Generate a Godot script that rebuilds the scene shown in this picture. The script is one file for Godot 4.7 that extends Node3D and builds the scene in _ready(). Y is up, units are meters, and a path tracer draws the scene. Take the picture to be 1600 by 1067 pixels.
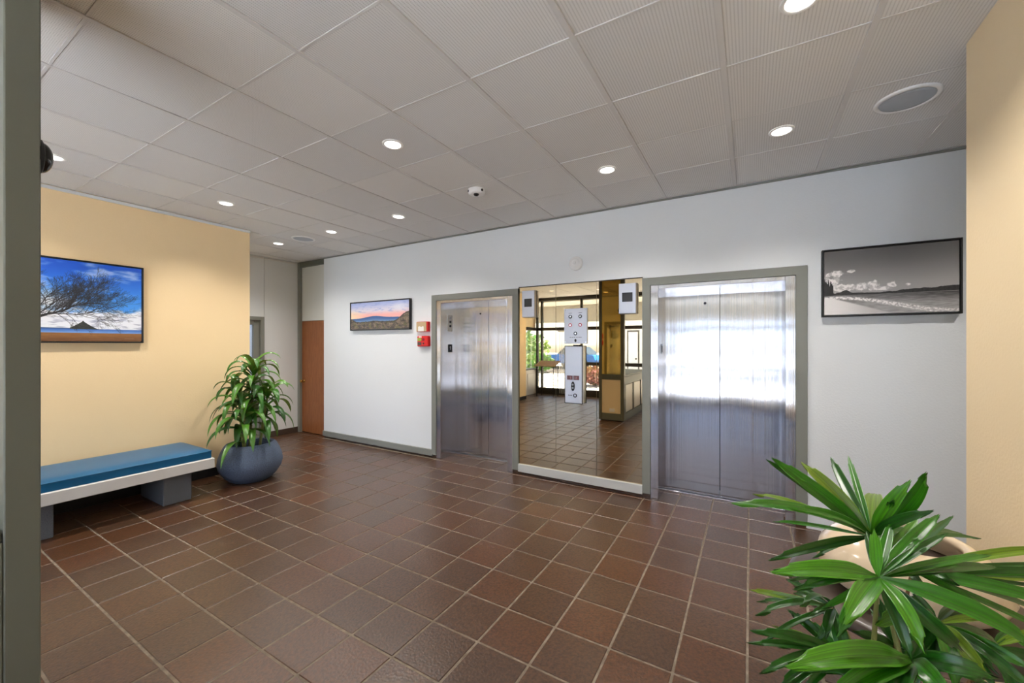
extends Node3D

# ---------------------------------------------------------------- constants (metres; eye over x = z = 0)
const EYE := Vector3(0, 1.6, 0)
const FOCAL := 631.0
const YAW := 30.6
const CEIL := 3.08
const WALL_Z := -4.33
const GRID := 0.617
const GRID_X := -0.122
const GRID_Z := -2.446
const TILE := 0.313
const TILE_X := -0.013
const TILE_Z := -2.719
const LEFT_X := -5.62
const FAR_X := -7.1
const RIGHT_X := 0.92
const FRONT_Z := 3.1

var M := {}
var names := {}
var rng := RandomNumberGenerator.new()


func _ready() -> void:
	rng.seed = 11
	# ---------------- camera
	var cam := Camera3D.new()
	cam.name = "camera"
	cam.projection = Camera3D.PROJECTION_FRUSTUM
	cam.near = 0.05
	cam.far = 200.0
	cam.size = 1067.0 / FOCAL * cam.near
	cam.frustum_offset = Vector2(1.0, 4.0) / FOCAL * cam.near
	cam.position = EYE
	cam.rotation_degrees = Vector3(0, YAW, 0)
	add_child(cam)
	cam.current = true
	# ---------------- sky, exposure
	var env := Environment.new()
	env.background_mode = Environment.BG_SKY
	var sky := Sky.new()
	var sm := ProceduralSkyMaterial.new()
	sm.sky_top_color = Color(0.42, 0.60, 0.86)
	sm.sky_horizon_color = Color(0.86, 0.91, 0.97)
	sm.ground_bottom_color = Color(0.40, 0.39, 0.37)
	sm.ground_horizon_color = Color(0.70, 0.71, 0.72)
	sm.energy_multiplier = 4.2
	sky.sky_material = sm
	env.sky = sky
	env.tonemap_mode = Environment.TONE_MAPPER_LINEAR
	env.tonemap_exposure = 1.45
	env.sdfgi_enabled = true
	env.ssao_enabled = true
	env.ssil_enabled = true
	var we := WorldEnvironment.new()
	we.name = "world_environment"
	we.environment = env
	add_child(we)
	# ---------------- sun: high, from behind the building, so that it lights the drive past the canopy
	var sun := DirectionalLight3D.new()
	sun.name = "sun"
	sun.light_color = Color(1.0, 0.985, 0.97)
	sun.light_energy = 13.0
	sun.light_angular_distance = 0.5
	sun.shadow_enabled = true
	sun.rotation_degrees = Vector3(-60, 14, 0)
	add_child(sun)

	make_materials()
	build_floor()
	build_ceiling()
	build_walls()
	build_elevators()
	build_mirror()
	build_wood_door()
	build_side_glazing()
	build_storefront()
	build_outside()
	build_counter()
	build_bench()
	build_dracaena()
	build_pictures()
	build_wall_devices()
	build_ceiling_devices()
	build_table_and_bowl()
	build_palm()
	build_lobby_pieces()


# ================================================================ helpers
func numbered(called: String) -> String:
	if not names.has(called):
		names[called] = 0
		return called
	names[called] += 1
	return "%s_%03d" % [called, names[called]]


func tag(o: Node, label: String, category: String, group := "", kind := "") -> Node:
	o.set_meta("label", label)
	o.set_meta("category", category)
	if group != "":
		o.set_meta("group", group)
	if kind != "":
		o.set_meta("kind", kind)
	return o


func thing(called: String, label: String, category: String, pos := Vector3.ZERO, turn := 0.0, group := "", kind := "") -> Node3D:
	var o := Node3D.new()
	o.name = numbered(called)
	add_child(o, true)
	o.position = pos
	o.rotation.y = turn
	tag(o, label, category, group, kind)
	return o


func mesh_node(called: String, mesh: Mesh, material: Material, parent: Node) -> MeshInstance3D:
	var o := MeshInstance3D.new()
	o.mesh = mesh
	o.material_override = null
	if material:
		o.material_override = material
	o.cast_shadow = GeometryInstance3D.SHADOW_CASTING_SETTING_ON
	if parent == self:
		o.name = numbered(called)
	else:
		o.name = called
	parent.add_child(o, true)
	return o


func ns() -> SurfaceTool:
	var st := SurfaceTool.new()
	st.begin(Mesh.PRIMITIVE_TRIANGLES)
	return st


func part(called: String, st: SurfaceTool, material: Material, parent: Node) -> MeshInstance3D:
	return mesh_node(called, st.commit(), material, parent)


func tri(st: SurfaceTool, p: Array, n: Array, uv: Array) -> void:
	# clockwise front faces; p, n, uv of three corners
	var order := [0, 1, 2]
	if (p[1] - p[0]).cross(p[2] - p[0]).dot(n[0] + n[1] + n[2]) > 0.0:
		order = [0, 2, 1]
	for i in order:
		st.set_normal(n[i])
		st.set_uv(uv[i])
		st.add_vertex(p[i])


func flat_uv(p: Vector3, n: Vector3) -> Vector2:
	var a := n.abs()
	if a.x >= a.y and a.x >= a.z:
		return Vector2(p.z, p.y)
	if a.y >= a.z:
		return Vector2(p.x, p.z)
	return Vector2(p.x, p.y)


func poly(st: SurfaceTool, pts: Array, n: Vector3) -> void:
	for i in range(1, pts.size() - 1):
		tri(st, [pts[0], pts[i], pts[i + 1]], [n, n, n], [flat_uv(pts[0], n), flat_uv(pts[i], n), flat_uv(pts[i + 1], n)])


func quad_uv(st: SurfaceTool, a: Vector3, b: Vector3, c: Vector3, d: Vector3, n: Vector3) -> void:
	# a = uv(0,1) b = uv(1,1) c = uv(1,0) d = uv(0,0)
	tri(st, [a, b, c], [n, n, n], [Vector2(0, 1), Vector2(1, 1), Vector2(1, 0)])
	tri(st, [a, c, d], [n, n, n], [Vector2(0, 1), Vector2(1, 0), Vector2(0, 0)])


func box(st: SurfaceTool, lo: Vector3, hi: Vector3, bev := 0.0) -> void:
	# a box with chamfered edges
	var b: float = minf(bev, 0.45 * minf(hi.x - lo.x, minf(hi.y - lo.y, hi.z - lo.z)))
	var cen := (lo + hi) * 0.5
	var h := (hi - lo) * 0.5
	for ax in 3:
		var u := (ax + 1) % 3
		var v := (ax + 2) % 3
		for s in [-1.0, 1.0]:
			var n := Vector3.ZERO
			n[ax] = s
			var pts := []
			for k in [[-1, -1], [1, -1], [1, 1], [-1, 1]]:
				var p := Vector3.ZERO
				p[ax] = s * h[ax]
				p[u] = k[0] * (h[u] - b)
				p[v] = k[1] * (h[v] - b)
				pts.append(cen + p)
			poly(st, pts, n)
	if b <= 0.0:
		return
	for ax in 3:
		var u := (ax + 1) % 3
		var v := (ax + 2) % 3
		for su in [-1.0, 1.0]:
			for sv in [-1.0, 1.0]:
				var n := Vector3.ZERO
				n[u] = su
				n[v] = sv
				var pts := []
				for k in [[-1, 0], [1, 0], [1, 1], [-1, 1]]:
					var p := Vector3.ZERO
					p[ax] = k[0] * (h[ax] - b)
					p[u] = su * (h[u] - (b if k[1] == 0 else 0.0))
					p[v] = sv * (h[v] - (0.0 if k[1] == 0 else b))
					pts.append(cen + p)
				poly(st, pts, n.normalized())
	for sx in [-1.0, 1.0]:
		for sy in [-1.0, 1.0]:
			for sz in [-1.0, 1.0]:
				var s := Vector3(sx, sy, sz)
				poly(st, [cen + s * Vector3(h.x, h.y - b, h.z - b), cen + s * Vector3(h.x - b, h.y, h.z - b), cen + s * Vector3(h.x - b, h.y - b, h.z)], s.normalized())


func b2(x0: float, x1: float, y0: float, y1: float, z0: float, z1: float, bev := 0.0, st: SurfaceTool = null) -> SurfaceTool:
	if st == null:
		st = ns()
	box(st, Vector3(x0, y0, z0), Vector3(x1, y1, z1), bev)
	return st


func lathe(st: SurfaceTool, prof: Array, seg := 32, xf := Transform3D()) -> void:
	# prof: Vector2(radius, height) from bottom outside to top inside; smooth except where a point is doubled
	var n := prof.size()
	for i in n - 1:
		var a: Vector2 = prof[i]
		var b: Vector2 = prof[i + 1]
		if a.distance_to(b) < 1e-6:
			continue
		var ta: Vector2 = b - a
		var tb: Vector2 = b - a
		if i > 0 and prof[i - 1].distance_to(a) > 1e-6:
			ta = (ta.normalized() + (a - prof[i - 1]).normalized())
		if i < n - 2 and prof[i + 2].distance_to(b) > 1e-6:
			tb = (tb.normalized() + (prof[i + 2] - b).normalized())
		var na := Vector2(ta.y, -ta.x).normalized()
		var nb := Vector2(tb.y, -tb.x).normalized()
		for k in seg:
			var c0 := cos(TAU * k / seg)
			var s0 := sin(TAU * k / seg)
			var c1 := cos(TAU * (k + 1) / seg)
			var s1 := sin(TAU * (k + 1) / seg)
			var P := [Vector3(a.x * c0, a.y, a.x * s0), Vector3(a.x * c1, a.y, a.x * s1), Vector3(b.x * c1, b.y, b.x * s1), Vector3(b.x * c0, b.y, b.x * s0)]
			var N := [Vector3(na.x * c0, na.y, na.x * s0), Vector3(na.x * c1, na.y, na.x * s1), Vector3(nb.x * c1, nb.y, nb.x * s1), Vector3(nb.x * c0, nb.y, nb.x * s0)]
			var U := [Vector2(float(k) / seg, a.y), Vector2(float(k + 1) / seg, a.y), Vector2(float(k + 1) / seg, b.y), Vector2(float(k) / seg, b.y)]
			for q in 4:
				P[q] = xf * P[q]
				N[q] = xf.basis * N[q]
			if a.x > 1e-6:
				tri(st, [P[0], P[1], P[2]], [N[0], N[1], N[2]], [U[0], U[1], U[2]])
			if b.x > 1e-6:
				tri(st, [P[0], P[2], P[3]], [N[0], N[2], N[3]], [U[0], U[2], U[3]])


func tube(st: SurfaceTool, pts: Array, radii: Array, seg := 8) -> void:
	var n := pts.size()
	var rings := []
	var norms := []
	for i in n:
		var t: Vector3 = (pts[mini(i + 1, n - 1)] - pts[maxi(i - 1, 0)]).normalized()
		var side := t.cross(Vector3.UP if absf(t.y) < 0.9 else Vector3.RIGHT).normalized()
		var up := side.cross(t)
		var ring := []
		var nn := []
		for k in seg:
			var d := side * cos(TAU * k / seg) + up * sin(TAU * k / seg)
			ring.append(pts[i] + d * radii[i])
			nn.append(d)
		rings.append(ring)
		norms.append(nn)
	for i in n - 1:
		for k in seg:
			var j := (k + 1) % seg
			var uv := [Vector2(0, 0), Vector2(1, 0), Vector2(1, 1)]
			tri(st, [rings[i][k], rings[i][j], rings[i + 1][j]], [norms[i][k], norms[i][j], norms[i + 1][j]], uv)
			tri(st, [rings[i][k], rings[i + 1][j], rings[i + 1][k]], [norms[i][k], norms[i + 1][j], norms[i + 1][k]], uv)
	for e in [0, n - 1]:
		var t: Vector3 = (pts[1] - pts[0]).normalized() * -1.0 if e == 0 else (pts[n - 1] - pts[n - 2]).normalized()
		poly(st, rings[e], t)


func face_z(pos: Vector3) -> Transform3D:
	# a lathe axis turned to look along +z
	return Transform3D(Basis(Vector3(1, 0, 0), Vector3(0, 0, 1), Vector3(0, -1, 0)), pos)


func face_down(pos: Vector3) -> Transform3D:
	return Transform3D(Basis(Vector3(1, 0, 0), Vector3(0, -1, 0), Vector3(0, 0, -1)), pos)


func face_x(pos: Vector3) -> Transform3D:
	return Transform3D(Basis(Vector3(0, 0, -1), Vector3(1, 0, 0), Vector3(0, -1, 0)), pos)


func at(px: float, py: float, depth: float) -> Vector3:
	# a point of the room from its bearing and its distance along the view axis
	var y := deg_to_rad(YAW)
	var fw := Vector3(-sin(y), 0, -cos(y))
	var rt := Vector3(cos(y), 0, -sin(y))
	return EYE + (fw + rt * (px - 799.0) / FOCAL - Vector3.UP * (py - 537.5) / FOCAL) * depth


func srgb(r: int, g: int, b: int) -> Color:
	return Color(r / 255.0, g / 255.0, b / 255.0)


func mat(c: Color, rough := 0.6, metal := 0.0) -> StandardMaterial3D:
	var m := StandardMaterial3D.new()
	m.albedo_color = c
	m.roughness = rough
	m.metallic = metal
	return m


func noise(freq: float, oct := 4, sd := 1, kind := FastNoiseLite.TYPE_SIMPLEX_SMOOTH) -> FastNoiseLite:
	var n := FastNoiseLite.new()
	n.noise_type = kind
	n.seed = sd
	n.frequency = freq
	n.fractal_type = FastNoiseLite.FRACTAL_FBM
	n.fractal_octaves = oct
	return n


func noise_tex(freq: float, oct: int, sd: int, stops: Array, size := 512) -> NoiseTexture2D:
	var t := NoiseTexture2D.new()
	t.width = size
	t.height = size
	t.seamless = true
	t.noise = noise(freq, oct, sd)
	if stops.size():
		var g := Gradient.new()
		var off := PackedFloat32Array()
		var col := PackedColorArray()
		for s in stops:
			off.append(s[0])
			col.append(s[1])
		g.offsets = off
		g.colors = col
		t.color_ramp = g
	return t


func tri_world(m: StandardMaterial3D, scale: float) -> StandardMaterial3D:
	m.uv1_triplanar = true
	m.uv1_world_triplanar = true
	m.uv1_scale = Vector3.ONE * scale
	return m


# ================================================================ materials
func make_materials() -> void:
	var paint_h := noise_tex(0.06, 4, 3, [], 256)
	M.white_wall = tri_world(mat(srgb(224, 228, 230), 0.55), 3.0)
	M.white_wall.heightmap_enabled = true
	M.white_wall.heightmap_texture = paint_h
	M.white_wall.heightmap_scale = 0.06
	M.yellow_wall = tri_world(mat(srgb(250, 221, 172), 0.55), 3.0)
	M.yellow_wall.heightmap_enabled = true
	M.yellow_wall.heightmap_texture = paint_h
	M.yellow_wall.heightmap_scale = 0.06
	M.cream_wall = tri_world(mat(srgb(240, 218, 178), 0.55), 3.0)
	M.cream_wall.heightmap_enabled = true
	M.cream_wall.heightmap_texture = paint_h
	M.cream_wall.heightmap_scale = 0.06
	M.sage = mat(srgb(128, 130, 123), 0.45)
	M.sage_post = mat(srgb(103, 105, 92), 0.5)
	M.sage_dark = mat(srgb(92, 95, 84), 0.5)
	M.white_trim = mat(srgb(228, 228, 226), 0.45)
	M.black = mat(srgb(24, 25, 27), 0.45)
	M.black_gloss = mat(srgb(16, 16, 18), 0.12)
	M.bronze = mat(srgb(62, 58, 50), 0.4, 0.3)
	# tiles: one mottled map, a few body colours
	var tile_map := noise_tex(0.030, 6, 5, [[0.0, srgb(128, 122, 120)], [0.35, srgb(196, 188, 182)], [0.55, srgb(228, 214, 202)], [0.75, srgb(255, 232, 210)], [1.0, srgb(255, 214, 176)]], 1024)
	(tile_map.noise as FastNoiseLite).fractal_gain = 0.72
	var tile_bump := noise_tex(0.09, 3, 8, [], 512)
	var tile_rough := noise_tex(0.02, 5, 9, [[0.0, Color(0.88, 0.88, 0.88)], [1.0, Color(1, 1, 1)]], 512)
	M.tiles = []
	for c in [srgb(92, 67, 48), srgb(88, 66, 49), srgb(94, 66, 45), srgb(85, 65, 50), srgb(90, 68, 51), srgb(97, 67, 45)]:
		var m := mat(c, 0.33)
		m.albedo_texture = tile_map
		m.heightmap_enabled = true
		m.heightmap_texture = tile_bump
		m.heightmap_scale = 0.09
		m.roughness_texture = tile_rough
		m.roughness_texture_channel = BaseMaterial3D.TEXTURE_CHANNEL_RED
		m.metallic_specular = 0.6
		tri_world(m, 1.1)
		m.uv1_offset = Vector3(rng.randf(), rng.randf(), rng.randf())
		M.tiles.append(m)
	M.grout = tri_world(mat(srgb(142, 129, 112), 0.8), 2.0)
	M.grout.albedo_texture = noise_tex(0.03, 4, 12, [[0.0, srgb(190, 185, 180)], [1.0, srgb(255, 255, 255)]], 256)
	# ceiling
	M.panel = mat(srgb(238, 237, 235), 0.75)
	M.panel.albedo_texture = ImageTexture.create_from_image(perforated())
	M.panels = [M.panel]
	for c in [srgb(232, 231, 229), srgb(241, 239, 235), srgb(235, 233, 230)]:
		var pv := mat(c, 0.75)
		pv.albedo_texture = M.panel.albedo_texture
		M.panels.append(pv)
	M.panel_side = mat(srgb(70, 66, 60), 0.9)
	M.tee = mat(srgb(216, 214, 211), 0.5)
	M.slab = mat(srgb(70, 68, 64), 0.9)
	# steel
	M.steel = mat(srgb(208, 208, 211), 0.15, 1.0)
	M.steel.anisotropy_enabled = true
	M.steel.anisotropy = 1.0
	M.steel.normal_enabled = true
	M.steel.normal_texture = ImageTexture.create_from_image(brush_normals())
	M.steel.normal_scale = 1.0
	M.steel.albedo_texture = ImageTexture.create_from_image(brushed())
	M.steel.uv1_scale = Vector3(2, 0.7, 1)
	M.steel_plain = mat(srgb(186, 188, 194), 0.3, 1.0)
	M.steel_plate = mat(srgb(196, 201, 212), 0.42, 0.6)
	M.chrome = mat(srgb(225, 225, 225), 0.12, 1.0)
	M.mirror = mat(srgb(200, 182, 150), 0.015, 1.0)
	M.gold_mirror = mat(srgb(205, 172, 92), 0.03, 1.0)
	M.glass = mat(Color(0.9, 0.95, 0.95, 0.06), 0.02)
	M.glass.transparency = BaseMaterial3D.TRANSPARENCY_ALPHA
	# wood door
	M.wood = mat(srgb(158, 102, 60), 0.45)
	M.wood.albedo_texture = ImageTexture.create_from_image(wood_grain())
	M.brass = mat(srgb(205, 165, 90), 0.25, 1.0)
	# stone
	M.granite = tri_world(mat(srgb(126, 131, 136), 0.75), 4.0)
	M.granite.albedo_texture = noise_tex(0.18, 4, 21, [[0.0, srgb(110, 110, 112)], [0.5, srgb(205, 205, 205)], [1.0, srgb(255, 255, 255)]], 256)
	M.pot_blue = tri_world(mat(srgb(112, 131, 160), 0.6), 3.0)
	M.pot_blue.albedo_texture = noise_tex(0.10, 5, 22, [[0.0, srgb(130, 130, 132)], [0.5, srgb(210, 210, 212)], [1.0, srgb(255, 255, 255)]], 256)
	M.pot_blue.heightmap_enabled = true
	M.pot_blue.heightmap_texture = noise_tex(0.15, 4, 23, [], 256)
	M.pot_blue.heightmap_scale = 0.15
	M.soil = tri_world(mat(srgb(58, 44, 34), 0.95), 6.0)
	M.bench_white = mat(srgb(222, 220, 215), 0.45)
	M.vinyl = tri_world(mat(srgb(8, 92, 136), 0.34), 3.0)
	M.vinyl.heightmap_enabled = true
	M.vinyl.heightmap_texture = noise_tex(0.2, 3, 31, [], 256)
	M.vinyl.heightmap_scale = 0.04
	M.red = mat(srgb(214, 24, 26), 0.35)
	M.beige_face = mat(srgb(196, 170, 130), 0.5)
	M.paper = mat(srgb(240, 238, 232), 0.7)
	M.plastic_white = mat(srgb(240, 240, 238), 0.35)
	M.grille = mat(srgb(180, 187, 194), 0.7)
	M.screen_dark = mat(srgb(52, 54, 58), 0.2)
	M.lamp = mat(Color.WHITE, 0.5)
	M.lamp.emission_enabled = true
	M.lamp.emission = Color(1.0, 0.97, 0.93)
	M.lamp.emission_energy_multiplier = 4.0
	# plants
	M.leaf_dark = leaf_mat(srgb(34, 84, 26))
	M.leaf_mid = leaf_mat(srgb(46, 102, 28))
	M.leaf_lite = leaf_mat(srgb(72, 124, 36))
	var veins := ImageTexture.create_from_image(leaf_veins())
	M.palm_a = leaf_mat(srgb(56, 136, 14))
	M.palm_b = leaf_mat(srgb(84, 162, 22))
	M.palm_c = leaf_mat(srgb(36, 102, 18))
	M.palm_d = leaf_mat(srgb(122, 160, 30))
	for pm in [M.palm_a, M.palm_b, M.palm_c, M.palm_d]:
		pm.albedo_texture = veins
	M.cane = mat(srgb(128, 132, 70), 0.6)
	M.cane_brown = mat(srgb(110, 76, 38), 0.7)
	M.cream_glaze = mat(srgb(226, 204, 172), 0.16)
	M.cream_glaze.clearcoat_enabled = true
	M.cream_glaze.clearcoat = 0.6
	M.cream_glaze.clearcoat_roughness = 0.08
	M.table_dark = mat(srgb(72, 60, 52), 0.28)


func leaf_mat(c: Color) -> StandardMaterial3D:
	var m := mat(c, 0.32)
	m.cull_mode = BaseMaterial3D.CULL_DISABLED
	m.backlight_enabled = true
	m.backlight = Color(0.28, 0.3, 0.1)
	m.metallic_specular = 0.55
	return m


func leaf_veins() -> Image:
	# pale and dark lines that run along a palm leaflet
	var r := RandomNumberGenerator.new()
	r.seed = 77
	var im := Image.create(128, 64, false, Image.FORMAT_RGB8)
	for x in 128:
		var k := 0.80 + 0.10 * r.randf() + 0.10 * cos(x / 128.0 * TAU * 4.0)
		if x % 32 < 3:
			k -= 0.26
		for y in 64:
			var w := k + 0.05 * r.randf()
			im.set_pixel(x, y, Color(clampf(w * (0.92 + 0.16 * y / 64.0), 0, 1), clampf(w, 0, 1), clampf(w * 0.9, 0, 1)))
	return im


func perforated() -> Image:
	# rows of small holes, 15 mm x 7.5 mm apart, over 0.3 m
	var im := Image.create(600, 600, false, Image.FORMAT_RGB8)
	im.fill(Color(0.97, 0.97, 0.97))
	for i in 20:
		for j in 40:
			im.fill_rect(Rect2i(i * 30 + 9, j * 15 + 4, 11, 8), Color(0.84, 0.838, 0.835))
	return im


func brushed() -> Image:
	var r := RandomNumberGenerator.new()
	r.seed = 4
	var im := Image.create(512, 64, false, Image.FORMAT_RGB8)
	for x in 512:
		var v := 0.94 + 0.06 * r.randf()
		for y in 64:
			var w := v + 0.01 * r.randf()
			im.set_pixel(x, y, Color(w, w, w))
	return im


func brush_normals() -> Image:
	# upright brush lines: each leans a little to the left or right
	var r := RandomNumberGenerator.new()
	r.seed = 14
	var im := Image.create(1024, 32, false, Image.FORMAT_RGB8)
	for x in 1024:
		var v := clampf(r.randfn() * 0.11, -0.32, 0.32)
		for y in 32:
			var n := Vector3(v + r.randfn() * 0.02, 0.0, 1.0).normalized()
			im.set_pixel(x, y, Color(n.x * 0.5 + 0.5, n.y * 0.5 + 0.5, n.z * 0.5 + 0.5))
	return im


func wood_grain() -> Image:
	var n := noise(0.02, 4, 17)
	var n2 := noise(0.15, 3, 18)
	var im := Image.create(256, 512, false, Image.FORMAT_RGB8)
	for y in 512:
		for x in 256:
			var a := n.get_noise_2d(x * 3.0, y * 0.35) * 0.5 + 0.5
			var b := n2.get_noise_2d(x * 4.0, y * 0.12) * 0.5 + 0.5
			var c := Color(0.80, 0.74, 0.68).lerp(Color(1.0, 0.98, 0.95), clampf(a * 0.7 + b * 0.4, 0.0, 1.0))
			im.set_pixel(x, y, c)
	return im


# ================================================================ the setting
func build_floor() -> void:
	var st := b2(FAR_X - 0.2, 3.4, -0.20, -0.004, -4.9, FRONT_Z + 0.06)
	var fl := part("floor", st, M.grout, self)
	tag(fl, "brown square quarry tile floor of the lobby with grey grout", "floor", "", "structure")
	var variants := []
	for v in 4:
		var s := ns()
		var w := (TILE - 0.012 - 0.001 * (v % 2)) * 0.5
		box(s, Vector3(-w, -0.012, -w), Vector3(w, 0.0, w), 0.003)
		variants.append(s.commit())
	var spots := []
	var i0 := int(floor((FAR_X - TILE_X) / TILE))
	var i1 := int(ceil((3.2 - TILE_X) / TILE))
	var k0 := int(floor((-4.72 - TILE_Z) / TILE))
	var k1 := int(ceil((FRONT_Z - TILE_Z) / TILE))
	var y := deg_to_rad(YAW)
	for i in range(i0, i1):
		for k in range(k0, k1):
			var p := Vector3(TILE_X + (i + 0.5) * TILE, 0, TILE_Z + (k + 0.5) * TILE)
			if p.z < WALL_Z - 0.05 and not (p.x > -3.9 and p.x < 0.5) and p.x > -6.2:
				continue
			if p.z > FRONT_Z - 0.14 or p.x > 3.15:
				continue
			var d := p - EYE
			var depth := d.dot(Vector3(-sin(y), 0, -cos(y)))
			var seen := false
			if depth > 0.3:
				var u := 799.0 + FOCAL * d.dot(Vector3(cos(y), 0, -sin(y))) / depth
				var v := 537.5 - FOCAL * d.y / depth
				seen = u > -40 and u < 1640 and v < 1150 and p.x < RIGHT_X + 0.4 and p.x > FAR_X
			spots.append([p, seen, depth])
	spots.sort_custom(func(a, b): return a[2] < b[2])
	var rest: Array[Transform3D] = []
	var made := 0
	for s in spots:
		var b := Basis(Vector3(1, 0, 0), rng.randf_range(-0.0018, 0.0018)) * Basis(Vector3(0, 0, 1), rng.randf_range(-0.0018, 0.0018))
		var t := Transform3D(b, s[0] + Vector3(0, rng.randf_range(-0.0008, 0.0006), 0))
		var pick: int = rng.randi() % M.tiles.size()
		if s[1] and made < 300:
			var o := mesh_node("tile", variants[rng.randi() % 4], M.tiles[pick], fl)
			o.transform = t
			made += 1
		else:
			rest.append(t)
	var mm := MultiMesh.new()
	mm.transform_format = MultiMesh.TRANSFORM_3D
	mm.mesh = variants[0]
	mm.instance_count = rest.size()
	for i in rest.size():
		mm.set_instance_transform(i, rest[i])
	var mi := MultiMeshInstance3D.new()
	mi.name = "outlying_tiles"
	mi.multimesh = mm
	mi.material_override = M.tiles[0]
	mi.set_meta("kind", "stuff")
	fl.add_child(mi, true)


func build_ceiling() -> void:
	var st := b2(FAR_X - 0.2, 3.4, CEIL + 0.03, CEIL + 0.25, -4.9, FRONT_Z + 0.06)
	var ce := part("ceiling", st, M.slab, self)
	tag(ce, "suspended ceiling of perforated white square panels in a metal grid", "ceiling", "", "structure")
	# panels: a shallow tray with chamfered rim, its underside carries the rows of holes
	var w := (GRID - 0.016) * 0.5
	var s := ns()
	var lo := -w
	var hi := w
	# underside with its own uv in metres
	var n := Vector3.DOWN
	var q := [Vector3(lo, 0, lo), Vector3(hi, 0, lo), Vector3(hi, 0, hi), Vector3(lo, 0, hi)]
	var uv := []
	for p in q:
		uv.append(Vector2(p.x, p.z) / 0.3)
	tri(s, [q[0], q[1], q[2]], [n, n, n], [uv[0], uv[1], uv[2]])
	tri(s, [q[0], q[2], q[3]], [n, n, n], [uv[0], uv[2], uv[3]])
	for e in 4:
		var a: Vector3 = q[e]
		var b: Vector3 = q[(e + 1) % 4]
		var up := Vector3(0, 0.018, 0)
		poly(s, [a, b, b + up, a + up], ((a + b) * 0.5).normalized())
	var pm := s.commit()
	var i0 := int(floor((FAR_X - GRID_X) / GRID))
	var i1 := int(ceil((RIGHT_X - GRID_X) / GRID)) + 2
	var k0 := int(floor((WALL_Z - GRID_Z) / GRID))
	var k1 := int(ceil((FRONT_Z - GRID_Z) / GRID))
	for i in range(i0, i1):
		for k in range(k0, k1):
			var o := mesh_node("ceiling_panel", pm, M.panels[rng.randi() % 4], ce)
			var tilt := Basis(Vector3(1, 0, 0), rng.randf_range(-0.004, 0.004)) * Basis(Vector3(0, 0, 1), rng.randf_range(-0.004, 0.004))
			o.transform = Transform3D(tilt, Vector3(GRID_X + (i + 0.5) * GRID, CEIL + 0.001 + rng.randf() * 0.002, GRID_Z + (k + 0.5) * GRID))
	for i in range(i0, i1 + 1):
		var x := GRID_X + i * GRID
		part("main_bar", b2(x - 0.014, x + 0.014, CEIL - 0.004, CEIL + 0.004, WALL_Z, FRONT_Z, 0.001), M.tee, ce)
	for k in range(k0 + 1, k1):
		var z := GRID_Z + k * GRID
		part("cross_bar", b2(FAR_X, RIGHT_X + 1.2, CEIL - 0.001, CEIL + 0.006, z - 0.007, z + 0.007, 0.001), M.tee, ce)


func wall(called: String, st: SurfaceTool, material: Material, label: String) -> Node:
	return tag(part(called, st, material, self), label, "wall", "", "structure")


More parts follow.
